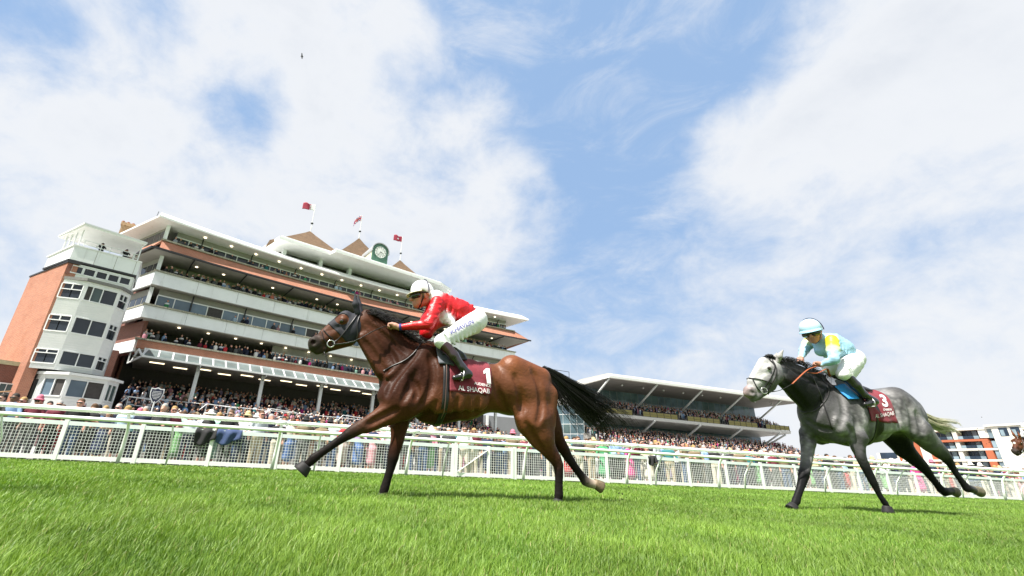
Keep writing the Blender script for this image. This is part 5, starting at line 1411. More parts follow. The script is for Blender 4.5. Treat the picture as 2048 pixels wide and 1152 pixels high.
def jockey(label, D, O, silk, capcol, peakm, cuffm, boot_top, extra_silk=(), lat=(0, 1, 0), skin=SKIN, hs=1.0):
    """D: dict of joints, each side listed as (near, far); silk(part) gives colours"""
    root = thing('person', label, 'person', O)
    OV = Vector(O)
    hp, P = head_prims(D['head'], D['face'], D['up'], hs, skin)
    pr = list(hp) + [Prim(P(-.03, -.06, 0), D['neck'], .055, .062, 1, skin, .04)]
    ch, wa, hi = [Vector(D[k]) for k in ('chest', 'waist', 'pelvis')]
    pr += [Prim(ch, wa, .11, .09, 1.15, skin, .04, lat), Prim(wa, hi, .09, .09, 1.1, skin, .04, lat)]
    for i in (0, 1):
        sh, el, wr, kn, hp_, kne, an = [Vector(D[k][i]) for k in ('shoulder', 'elbow', 'wrist', 'knuckle', 'hip', 'knee', 'ankle')]
        pr += [Prim(sh, el, .04, .034, 1, skin, .03), Prim(el, wr, .036, .026, 1, skin, .03)] + jockey_hand(wr, kn, lat, 1 if i == 0 else -1, skin)
        pr += [Prim(hp_, kne, .075, .05, 1, skin, .05), Prim(kne, an, .045, .033, 1, skin, .04)]
    blob('body', pr, .0085, SKINM, root, origin=O)
    body, sleeve_u, sleeve_l, collar = silk
    s = [Prim(ch, ch + (wa - ch) * .55, .138, .140, 1.2, body, .06, lat), Prim(ch + (wa - ch) * .55, wa, .140, .120, 1.2, body, .05, lat), Prim(D['neck'], ch + (Vector(D['neck']) - ch) * .4, .070, .10, 1.05, collar, .03, lat)]
    s += [Prim(q[0], q[1], q[2], q[3], 1.2, q[4], .05, lat) for q in extra_silk]
    for i in (0, 1):
        sg = -1 if i == 0 else 1; L_ = Vector(lat) * sg
        sh, el, wr = [Vector(D[k][i]) for k in ('shoulder', 'elbow', 'wrist')]; wr = el + (wr - el) * .90
        s += [Prim(sh, sh + (el - sh) * .55, .070, .070, 1, sleeve_u, .04), Prim(sh + (el - sh) * .55, el, .070, .058, 1, sleeve_l if sleeve_l is not sleeve_u else sleeve_u, .03), Prim(el, el + (wr - el) * .5, .058, .047, 1, sleeve_l, .02), Prim(el + (wr - el) * .5, wr, .047, .033, 1, sleeve_l, .012)]
        for q in range(4):
            a = sh + (el - sh) * (.2 + q * .22); s.append(Prim(a + Vector((-.06, 0, -.02)) + L_ * .03, a + Vector((.06, 0, .035)) + L_ * .045, .020, .014, 1, sleeve_u if q < 2 else sleeve_l, .025))
        d = wa - ch
        for q in range(6):
            a = ch + d * (q / 6); s.append(Prim(a + Vector((.02, 0, .09)) + L_ * .125, a + Vector((-.03, 0, -.11)) + L_ * .155, .018, .012, 1, body, .025))
        obj('cuff', MB().tube([wr - OV, wr + (wr - el).normalized() * .025 - OV], .037, 14), cuffm, root, True)
    blob('silk_jacket', s, .0095, SILK, root, origin=O, soft=.007)
    br = [Prim(hi + Vector((.0, 0, .02)) - Vector(lat) * .05, hi + Vector((.0, 0, .02)) + Vector(lat) * .05, .132, .132, 1, WHT, .06)]
    for i in (0, 1):
        sg = -1 if i == 0 else 1; L_ = Vector(lat) * sg
        h_, k_, sn = [Vector(D[k][i]) for k in ('hip', 'knee', 'shin')]
        br += [Prim(h_, h_ + (k_ - h_) * .35, .126, .104, 1, WHT, .05), Prim(h_ + (k_ - h_) * .35, h_ + (k_ - h_) * .7, .104, .086, 1, WHT, .02), Prim(h_ + (k_ - h_) * .7, k_, .086, .070, 1, WHT, .02), Prim(k_, sn, .069, .058, 1, WHT, .03)]
        for q in range(7):
            a = h_ + (k_ - h_) * (.1 + q * .12); br.append(Prim(a + Vector((.03, 0, -.10)) + L_ * .06, a + Vector((-.06, 0, .02)) + L_ * .10, .017, .010, 1, WHT, .025))
    bro, BB = blob('breeches', br, .0095, BREE, root, origin=O)
    K_ = (.012, .012, .014)
    for i in (0, 1):
        sh_, md, an, he, to = [Vector(D[k][i]) for k in ('shin', 'calf', 'ankle', 'heel', 'toe')]
        ball_ = he + (to - he) * .55
        bp = [Prim(sh_, md, .063, .057, 1, boot_top, .03), Prim(md, an, .057, .043, 1, K_, .02), Prim(an, he + (ball_ - he) * .25 + Vector((0, 0, .02)), .045, .042, 1, K_, .02), Prim(he, ball_, .037, .038, 1, K_, .025), Prim(ball_, to, .038, .027, 1, K_, .01), Prim(he + Vector((0, 0, -.02)), he + Vector((-.03, 0, -.024)), .026, .024, 1, K_, .008)]
        blob('boot', bp, .008, BOOTM, root, origin=O)
        c0 = ball_ + Vector((0, 0, -.045)) - OV; l_ = Vector(lat)
        ring = [c0 - l_ * .055, c0 + l_ * .055, c0 + l_ * .055 + Vector((.01, 0, .06)), c0 + l_ * .02 + Vector((.02, 0, .13)), c0 - l_ * .02 + Vector((.02, 0, .13)), c0 - l_ * .055 + Vector((.01, 0, .06)), c0 - l_ * .055]
        obj('stirrup', MB().tube(ring, .007, 6), CHROME, root, True)
        obj('stirrup_leather', MB().tube([c0 + Vector((.02, 0, .13)), md - OV + Vector((-.05, 0, .05))], .011, 6, flat=.4), LEATHER, root, True)
    cap = [Prim(P(-.025, .078, 0), P(-.045, .062, 0), .124 * hs, .124 * hs, 1, capcol, .02), Prim(P(-.06, .03, 0), P(-.075, .0, 0), .106 * hs, .088 * hs, 1, capcol, .03)]
    def capclip(X):
        c0 = np.array(P(.0, .046, 0)); nn = np.array(P(.12, 1, 0) - P(0, 0, 0)); nn = nn / np.linalg.norm(nn)
        f = np.array(P(1, 0, 0) - P(0, 0, 0)); f = f / np.linalg.norm(f)
        q = X - c0; back = np.clip(-(q @ f), 0, .2) * .75
        return -((q @ nn) + back)
    blob('helmet', cap, .008, CAPM, root, clip=capclip, origin=O)
    rings = []
    for i in range(13):
        a = -1.25 + 2.5 * i / 12; r0, r1 = .120, .120 + .066 * math.cos(a) ** .8
        rings.append([P(-.025 + math.cos(a) * r0, .060, math.sin(a) * r0) - OV, P(-.025 + math.cos(a) * r1, .038 - .012 * math.cos(a), math.sin(a) * r1 * .95) - OV, P(-.025 + math.cos(a) * r1, .031 - .012 * math.cos(a), math.sin(a) * r1 * .95) - OV, P(-.025 + math.cos(a) * r0, .045, math.sin(a) * r0) - OV])
    obj('peak', MB().loft(rings), peakm, root, True)
    B_ = (.01, .01, .01)
    gog = [Prim(P(.084, -.002, .036), P(.054, -.004, .076), .037, .033, 1, B_, .015), Prim(P(.084, -.002, -.036), P(.054, -.004, -.076), .037, .033, 1, B_, .015), Prim(P(.094, .006, -.02), P(.094, .006, .02), .024, .024, 1, B_, .015)]
    blob('goggles', gog, .006, mat('goggle lens', (0.01, 0.01, 0.012), 0.1, 0.1, coat=.6), root, origin=O)
    obj('goggle_strap', MB().tube([P(-.03 + .118 * math.cos(a), .018, .110 * math.sin(a)) - OV for a in np.linspace(.75, 2 * math.pi - .75, 28)], .014, 6, flat=.5), LEATHER, root, True)
    for q in (-1, 1): obj('chin_strap', MB().tube([P(-.01, .03, q * .104) - OV, P(.0, -.04, q * .090) - OV, P(.03, -.118, q * .045) - OV, P(.04, -.140, 0) - OV], .009, 6, flat=.5), LEATHER, root, True)
    obj('cap_band', MB().tube([P(-.065 - .01 * math.sin(a), .03 + .180 * math.sin(a), .134 * math.cos(a)) - OV for a in np.linspace(-.05, math.pi + .05, 22)], .006, 6), mat('navy band', (0.015, 0.015, 0.05), 0.6), root, True)
    return root, BB
def J1(x, y): return (600 + x / 4.115, 540 + y / 4.115)
def j1(x, y, dy=0.0): return atY(*J1(x, y), LY + dy)
JO = tuple(j1(1250, 600, 0))
both = lambda f: (f(-1), f(1))
D1 = dict(head=j1(988, 222), face=(-1.0, -.14, -.20), up=(-.18, 0, 1), neck=j1(1092, 240), chest=j1(1165, 290), waist=j1(1415, 395), pelvis=j1(1440, 435),
          shoulder=both(lambda s: j1(1128, 262, s * .18)), elbow=(j1(1062, 448, -.25), j1(1050, 470, .25)), wrist=(j1(812, 472, -.15), j1(830, 470, .14)), knuckle=(j1(760, 452, -.12), j1(780, 452, .11)),
          hip=both(lambda s: j1(1420, 440, s * .11)), knee=both(lambda s: j1(1160, 588, s * .26)), shin=both(lambda s: j1(1192, 622, s * .275)), calf=both(lambda s: j1(1262, 705, s * .295)),
          ankle=both(lambda s: j1(1332, 802, s * .31)), heel=both(lambda s: j1(1395, 862, s * .315)), toe=both(lambda s: j1(1272, 888, s * .31)))
jock1, BB1 = jockey('jockey in red and white silks with white cap crouched on the bay horse', D1, JO, (RED, RED, RED, WHT), WHT, mat('cream peak', (0.62, 0.56, 0.42), 0.5, 0.05), mat('blue cuff', (0.03, 0.03, 0.22), 0.6), (.035, .012, .014),
    [(j1(1120, 310), j1(1066, 430), .115, .105, RED), (j1(1066, 430), j1(1040, 520), .100, .080, RED), (j1(1090, 440), j1(1200, 420), .065, .055, RED), (j1(1122, 212, -.08), j1(1118, 212, .08), .065, .065, WHT), (j1(1195, 385, -.10), j1(1240, 425, -.11), .06, .05, WHT)])
text_on('name_print', 'R.HAVLIN', BB1, J1(1246, 530), (186 / 4.115, -92 / 4.115), (-12 / 4.115, -34 / 4.115), mat('blue name print', (0.05, 0.05, 0.34), 0.6), jock1, JO, lift=.022, bold=.014)
# ------------------------------------------------------------------ grey horse behind
def Z2(x, y): return (1440 + x / 2.505, 600 + y / 2.505)
def Z2b(x, y): return (1480 + x / 4.8, 620 + y / 4.8)
def Z5b(x, y): return (1540 + x / 4.55, 840 + y / 4.55)
GL = Vector((.09, .996, 0)).normalized()
def g2(x, y, Y): return atY(*Z2(x, y), Y)
GR = (.135, .133, .134); GD = (.017, .017, .018); GM = (.062, .061, .063); GLT = (.26, .257, .255); GW = (.40, .398, .395); GB = (.012, .012, .013); GH = (.075, .075, .078); PINK = (.42, .26, .25)
def gleg(pts, Y, w=.82):
    P = []
    for q in pts:
        p = atY(*Z5b(q[0], q[1]), Y + (q[4] if len(q) > 4 else 0)); P.append((p, px_rad(p, q[2] / 4.55), q[3]))
    return [Prim(P[i][0], P[i + 1][0], P[i][1], P[i + 1][1], w, P[i][2], .045 if i == 0 else (.02 if i == 1 else .004), GL) for i in range(len(P) - 1)]
YP, YM = 4.22, 4.38          # poll and muzzle depth: the head is carried a little away from the camera
poll = atY(*Z2b(325, 485), YP); muz = atY(*Z2b(75, 790), YM)
HL = Vector((-(muz - poll).y, (muz - poll).x, 0)).normalized()
if HL.y < 0: HL = -HL
def gh(x, y, d=0.0):
    """point in the head's own plane, d metres to its far side"""
    v = Vector(pixel_dir(*Z2b(x, y))); o = Vector((0, 0, CAMH)); n = HL
    t = (poll - o).dot(n) / v.dot(n); return o + v * t + n * d
def horse_grey():
    pr = []
    V = lambda x, y, z: Vector((x, y, z))
    T = [(V(6.30, 4.375, 1.15), .345, GM), (V(6.64, 4.345, 1.18), .380, GR), (V(6.95, 4.315, 1.195), .325, GLT), (V(7.2, 4.29, 1.26), .262, GR), (V(7.42, 4.275, 1.285), .285, GR), (V(7.58, 4.26, 1.22), .25, GM)]
    for i in range(5): pr.append(Prim(T[i][0], T[i + 1][0], T[i][1], T[i + 1][1], (.70, .72, .80, .92, .98)[i], T[i][2], .09, GL))
    pr.append(Prim(V(6.48, 4.355, 1.46), V(6.75, 4.34, 1.47), .15, .11, .8, GD, .09, GL))
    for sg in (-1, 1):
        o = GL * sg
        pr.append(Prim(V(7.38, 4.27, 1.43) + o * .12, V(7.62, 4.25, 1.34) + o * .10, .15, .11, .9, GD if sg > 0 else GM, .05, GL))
        pr.append(Prim(V(6.50, 4.36, 1.42) + o * .13, V(6.27, 4.375, 1.02) + o * .20, .11, .15, .65, GR, .04, GL))
        pr.append(Prim(V(6.55, 4.36, 1.08) + o * .20, V(6.42, 4.37, .93) + o * .18, .14, .12, .62, GLT, .035, GL))
        pr.append(Prim(V(6.22, 4.38, 1.08) + o * .11, V(6.28, 4.38, .90) + o * .12, .13, .11, .8, GM, .035, GL))
        pr.append(Prim(V(6.85, 4.33, 1.1) + o * .22, V(7.2, 4.3, 1.13) + o * .21, .15, .13, .45, GLT, .05, GL))
    # neck
    pr.append(Prim(g2(490, 500, 4.36), g2(400, 432, 4.31), .29, .225, .55, GD, .06, GL)); pr.append(Prim(g2(400, 432, 4.31), g2(325, 385, 4.25), .225, .155, .55, GD, .03, GL))
    pr.append(Prim(g2(555, 415, 4.355), g2(300, 305, 4.24), .07, .045, .7, GD, .04, GL))
    # head
    for sg in (-1, 1):
        pr.append(Prim(gh(318, 630, sg * .03), gh(272, 680, sg * .034), .105, .090, .62, GH, .03, HL))
        pr.append(Prim(gh(245, 565, sg * .07), gh(225, 590, sg * .062), .042, .034, .8, GW, .03, HL))
        pr.append(Prim(gh(225, 640, sg * .05), gh(150, 720, sg * .042), .026, .022, 1, GW, .025, HL))
        pr.append(Prim(gh(92, 778, sg * .045), gh(105, 815, sg * .043), .040, .040, .8, GH, .03, HL))
    pr.append(Prim(gh(300, 560), gh(180, 690), .120, .086, .64, GW, .04, HL)); pr.append(Prim(gh(225, 500), gh(110, 690), .062, .05, 1.1, GW, .03, HL))
    pr.append(Prim(gh(180, 690), gh(98, 790), .082, .066, .76, GW, .04, HL)); pr.append(Prim(gh(290, 730), gh(165, 830), .065, .042, .8, GH, .04, HL))
    pr.append(Prim(gh(80, 775), gh(70, 800), .055, .045, .9, PINK, .03, HL)); pr.append(Prim(gh(165, 830), gh(120, 855), .042, .036, .95, GH, .022, HL))
    # legs
    pr += gleg([(350, 130, 160, GR), (346, 200, 130, GR), (342, 280, 112, GR), (333, 360, 100, (.10, .10, .102)), (322, 430, 92, GB), (308, 500, 94, GB), (296, 550, 80, GB), (272, 630, 66, GB), (252, 690, 64, GB), (238, 735, 72, GB), (222, 768, 62, GB)], 4.50)
    pr += gleg([(790, 170, 190, GM), (800, 250, 116, GM), (828, 340, 92, GD), (868, 425, 82, GB), (912, 510, 76, GB), (944, 575, 70, GB), (972, 635, 52, GB), (1008, 700, 48, GB), (1044, 752, 56, GB), (1064, 785, 50, GB)], 4.17)
    pr.append(Prim(g2(900, 545, 4.13), g2(945, 610, 4.09), .205, .175, .62, GR, .07, GL)); pr.append(Prim(g2(945, 560, 4.12), g2(985, 640, 4.09), .11, .09, .75, GM, .03, GL))
    pr += gleg([(1350, 95, 230, GR), (1455, 205, 172, GM), (1545, 285, 135, GD), (1600, 340, 98, GB), (1632, 385, 76, GB), (1660, 430, 60, GB), (1700, 495, 52, GB), (1750, 565, 54, GB), (1792, 618, 74, GB), (1840, 632, 62, (.10, .095, .085)), (1865, 640, 62, (.20, .19, .16))], 4.07)
    pr.append(Prim(g2(905, 600, 4.38), g2(900, 680, 4.39), .20, .17, .62, GB, .07, GL))
    pr += gleg([(1130, 130, 250, GB), (1215, 260, 170, GB), (1310, 350, 128, GB), (1390, 425, 100, GB), (1430, 470, 80, GB), (1470, 525, 64, GB), (1515, 580, 60, GB), (1555, 632, 70, GB), (1585, 652, 76, GB), (1630, 650, 62, (.05, .048, .04)), (1655, 648, 62, (.16, .15, .12))], 4.40)
    carve = [Prim(gh(84, 796, -.078), gh(98, 806, -.078), .017, .02, 1, k=.012), Prim(gh(118, 838, -.07), gh(165, 858, -.05), .006, .008, 1, k=.012)]
    def colf(Vt, C):
        n = fbm2(Vt[:, 0], Vt[:, 2] * 1.0 + Vt[:, 1] * .6, 14.0, 21); n2 = fbm2(Vt[:, 0] + 3, Vt[:, 2] + Vt[:, 1], 34.0, 8)
        lum = C.mean(1); amt = np.clip((lum - .05) / .08, 0, 1) * np.clip((.4 - lum) / .1, 0, 1)
        rs = np.random.default_rng(77); ok = np.where(amt > .3)[0]; ce = Vt[rs.choice(ok, 520)]
        dm = np.full(len(Vt), 9.0)
        for c_ in ce: dm = np.minimum(dm, ((Vt - c_) ** 2).sum(1))
        dap = np.exp(-dm / .021 ** 2)
        f = 1 + amt * (.42 * n + .22 * n2 + .60 * dap - .22)
        return np.clip(C * f[:, None] * (1 + .05 * n2[:, None]), .004, 1)
    return pr, carve, colf
GPR, GCV, GCF = horse_grey()
GO = (7.0, 4.3, 0.0)
grey = thing('grey_horse', 'dappled grey racehorse with white face and orange reins galloping behind the bay', 'horse', GO)
HORSE_GREY = mat_coat('grey horse coat', .42, .58)
F_, lo_ = field_grid(GPR, .02); V_, Q_ = surface_nets(F_, lo_, .02)
rough_bvh = BVHTree.FromPolygons([tuple(v) for v in V_], [tuple(map(int, q)) for q in Q_])
GG = [[Z2(*p) for p in g] for g in ([(560, 430), (505, 520), (470, 600)], [(600, 470), (622, 560), (590, 650)], [(325, 405), (390, 480), (440, 545)], [(340, 335), (430, 390), (520, 440)], [(400, 640), (450, 690), (505, 700)], [(870, 515), (892, 590), (900, 645)], [(930, 500), (965, 580), (965, 655)], [(985, 560), (1020, 660)], [(640, 620), (680, 690), (700, 760)], [(430, 700), (440, 780), (425, 850)])]
GG += [[.013] + [Z2(*p) for p in g] for g in ([(760, 600), (745, 690)], [(800, 600), (790, 680)], [(430, 600), (500, 640), (560, 650)])]
grey_body, GBV = blob('body', GPR, .0125, HORSE_GREY, grey, carve=list(GCV) + groove_prims(rough_bvh, GG), colfn=GCF, origin=GO)
def z5p(x, y, Y): return atY(*Z5b(x, y), Y)
hoof('hoof', z5p(218, 775, 4.50), z5p(195, 818, 4.50), .058, HOOFM, grey, GO, GL)
hoof('hoof', z5p(1062, 782, 4.17), z5p(1078, 850, 4.17), .055, HOOFM, grey, GO, GL)
SH = mat('muddy hoof', (0.13, 0.115, 0.075), 0.7, 0.5, 20)
hoof('hoof', z5p(1858, 636, 4.07), z5p(1915, 655, 4.07), .052, SH, grey, GO, GL)
hoof('hoof', z5p(1650, 645, 4.40), z5p(1695, 658, 4.40), .052, SH, grey, GO, GL)
for sg in (-1, 1):
    dx = 0 if sg < 0 else -60
    pe = [Prim(gh(345, 500, sg * .045), gh(352, 455, sg * .065), .026, .034, .7, (.40, .39, .38), .02, HL), Prim(gh(352, 455, sg * .065), gh(385, 398, sg * .075), .034, .007, .7, (.30, .29, .28), .02, HL)]
    blob('ear', pe, .007, HORSE_GREY, grey, origin=GO)
    obj('eye', MB().ball(tuple(gh(243, 575, sg * .097) - Vector(GO)), .021, 12, 8), mat('dark horse eye', (0.02, 0.011, 0.006), 0.06, 0.1, coat=1.0), grey, True)
    c = gh(202, 785, sg * .08) - Vector(GO); ax = Vector((HL.y, -HL.x, 0))
    obj('bit_ring', MB().tube([c + ax * (.036 * math.cos(a)) + Vector((0, 0, .036 * math.sin(a))) for a in np.linspace(0, 2 * math.pi, 21)], .006, 6, cap=False), CHROME, grey, True)
gm = (tuple(poll), tuple(HL))
strap('noseband', GBV, [Z2b(85, 655), Z2b(150, 660), Z2b(240, 680), Z2b(300, 700)], .010, LEATHER, grey, GO, mirror=gm, flat=.6)
strap('noseband', GBV, [Z2b(120, 662), Z2b(145, 710), Z2b(170, 755), Z2b(195, 780)], .008, LEATHER, grey, GO, mirror=gm, flat=.6)
strap('cheek_strap', GBV, [Z2b(262, 465), Z2b(330, 535), Z2b(300, 640), Z2b(265, 700), Z2b(215, 770)], .009, LEATHER, grey, GO, mirror=gm, lift=.01, flat=.6)
strap('throat_strap', GBV, [Z2b(300, 470), Z2b(345, 560), Z2b(335, 650), Z2b(275, 750), Z2b(265, 805)], .008, LEATHER, grey, GO, mirror=gm, lift=.012, flat=.6)
strap('breast_strap', GBV, [Z2b(770, 640), Z2b(850, 760), Z2b(830, 860), Z2b(740, 955), Z2b(640, 985), Z2b(580, 975)], .010, LEATHER, grey, GO, flat=.5)
strap('martingale', GBV, [Z2b(690, 640), Z2b(740, 740), Z2b(800, 900), Z2b(850, 1040), Z2b(885, 1140)], .010, LEATHER, grey, GO, flat=.5)
ORANGE = mat('orange rein', (0.34, 0.085, 0.03), 0.6, 0.12, 20)
for sg in (-1, 1):
    A_ = gh(205, 790, sg * .085); B_ = atY(*Z2b(500, 710), 4.14 if sg < 0 else 4.44); C_ = atY(*Z2b(640, 580), 4.16 if sg < 0 else 4.4); D_ = atY(*Z2b(735, 540), 4.2 if sg < 0 else 4.36)
    M_ = atY(*Z2b(370, 775), 4.17 if sg < 0 else 4.42)
    pts = [Vector(p) - Vector(GO) for p in bez([A_, M_, B_], 10)]
    obj('rein', MB().tube(pts, .009, 6, flat=.45), LEATHER, grey, True)
    pts = [Vector(p) - Vector(GO) for p in bez([B_, C_, D_], 10)]
    obj('rein_grip', MB().tube(pts, .013, 6, flat=.45), ORANGE, grey, True)
obj('rein_loop', MB().tube([Vector(p) - Vector(GO) for p in bez([atY(*Z2b(650, 600), 4.2), atY(*Z2b(740, 608), 4.16), atY(*Z2b(830, 565), 4.15), atY(*Z2b(850, 600), 4.16), atY(*Z2b(865, 640), 4.2)], 14)], .014, 6, flat=.4), ORANGE, grey, True)
# tail: dark at the dock, pale at the end
TGg = [(g2(965, 555, 4.20), .02), (g2(1008, 588, 4.18), .026), (g2(1045, 612, 4.16), .036), (g2(1085, 622, 4.14), .046), (g2(1118, 632, 4.12), .052), (g2(1142, 652, 4.10), .05)]
strands('tail', tail_curves(TGg, 700, 1, 13, .05), .0042, .0012, mat('pale tail hair', (0.60, 0.58, 0.44), 0.55, 0.25, 8), grey, GO)
strands('tail_root', tail_curves(TGg[:4], 90, 1, 14, .1), .0055, .0015, mat('dark grey hair', (0.03, 0.03, 0.03), 0.5, 0.2), grey, GO)
rm = np.random.default_rng(19); mc = []
for i in range(240):
    t = rm.uniform(0, 1); cx = 275 + (545 - 275) * t; cy = np.interp(t, [0, .2, .5, .8, 1], [290, 292, 315, 362, 390]); Yc = 4.23 + .12 * t
    p0 = g2(cx, cy + 12, Yc + rm.normal(0, .015)); ln = rm.uniform(12, 52); up = rm.uniform(-.4, .9)
    p1 = g2(cx + ln * .4, cy - ln * .3 * up, Yc + rm.normal(0, .05)); p2 = g2(cx + ln, cy + ln * (.5 - .5 * up), Yc + rm.normal(0, .07))
    mc.append(bez([p0, p1, p2], 7))
for i in range(60):
    p0 = gh(330 + rm.uniform(-40, 10), 470 + rm.uniform(-8, 12), rm.normal(0, .03)); p1 = gh(285 + rm.uniform(-40, 20), 440 + rm.uniform(-15, 10), rm.normal(0, .04)); p2 = gh(235 + rm.uniform(-30, 40), 455 + rm.uniform(-10, 20), rm.normal(0, .05)); mc.append(bez([p0, p1, p2], 7))
strands('mane', mc, .0045, .001, mat('dark mane hair', (0.018, 0.018, 0.02), 0.5, 0.2), grey, GO)
# saddle cloth 3
gx0, gx1 = 6.62, 7.10
def gwrap(name, x0, x1, a0, a1, lift, m, **kw): return wrap(name, GBV, x0, x1, 1.2, 4.34 - (x0 - 6.68) * .09, a0, a1, lift, m, grey, GO, yslope=-.09, **kw)
gcl, GCB = gwrap('saddle_cloth', gx0, gx1, -1.98, 1.98, .016, CLOTH, wob=.004)
gwrap('saddle_pad', 6.36, 6.74, -1.0, 1.0, .026, PAD, nx=12, na=30, slant=.06)
gwrap('blue_pad', 6.33, 6.47, -1.12, -.50, .042, mat('blue saddle pad', (0.03, 0.27, 0.68), 0.6, 0.06), nx=8, na=14, slant=.09)
gwrap('saddle', 6.62, 6.92, -.6, .6, .046, LEATHER, nx=12, na=24, slant=-.04, thick=.015)
gwrap('girth', 6.72, 6.81, -3.1, 3.1, .013, LEATHER, nx=4, na=70)
b2v = lambda x, y: (x / 4.8, y / 4.8)
text_on('cloth_number', '3', GCB, Z2b(1375, 925), b2v(58, 10), b2v(-42, -118), PRINT, grey, GO, bold=.03)
text_on('cloth_name', 'CHARYN', GCB, Z2b(1378, 968), b2v(80, -2), b2v(-4, -22), PRINT, grey, GO, bold=.02)
text_on('cloth_title', 'AL SHAQAB', GCB, Z2b(1302, 1045), b2v(178, -32), b2v(-4, -42), PRINT, grey, GO, lift=.016)
# its jockey in pale blue and yellow
def k2(x, y, Y): return atY(*Z2b(x, y), Y)
PBL = (0.31, 0.53, 0.70); YLW = (0.72, 0.70, 0.03); CAPB = (0.50, 0.70, 0.83)
JO2 = tuple(k2(1000, 560, 4.3))
D2 = dict(head=k2(690, 225, 4.27), face=(-.93, -.42, -.30), up=(-.22, -.05, 1), neck=k2(775, 265, 4.30), chest=k2(850, 320, 4.30), waist=k2(1020, 430, 4.27), pelvis=k2(1060, 490, 4.26),
          shoulder=(k2(880, 285, 4.12), k2(690, 262, 4.47)), elbow=(k2(905, 480, 4.05), k2(618, 385, 4.52)), wrist=(k2(775, 525, 4.18), k2(582, 462, 4.42)), knuckle=(k2(735, 515, 4.21), k2(572, 478, 4.38)),
          hip=(k2(1075, 510, 4.16), k2(1010, 500, 4.37)), knee=(k2(990, 615, 4.06), k2(860, 575, 4.50)), shin=(k2(1030, 640, 4.05), k2(880, 605, 4.51)), calf=(k2(1110, 725, 4.03), k2(935, 700, 4.53)),
          ankle=(k2(1190, 815, 4.02), k2(1000, 790, 4.55)), heel=(k2(1300, 880, 4.01), k2(1090, 850, 4.55)), toe=(k2(1200, 905, 4.02), k2(980, 880, 4.55)))
jock2, BB2 = jockey('jockey in pale blue and yellow silks with pale blue cap riding the grey horse', D2, JO2, (PBL, YLW, PBL, PBL), CAPB, mat('pale blue peak', (0.26, 0.46, 0.60), 0.5, 0.05), mat('pale cuff', (0.5, 0.68, 0.74), 0.6), (.014, .013, .014),
    [(k2(800, 330, 4.29), k2(790, 390, 4.30), .11, .08, PBL), (k2(900, 400, 4.28), k2(960, 440, 4.28), .10, .10, PBL)], lat=tuple(GL), skin=(0.40, 0.20, 0.14))
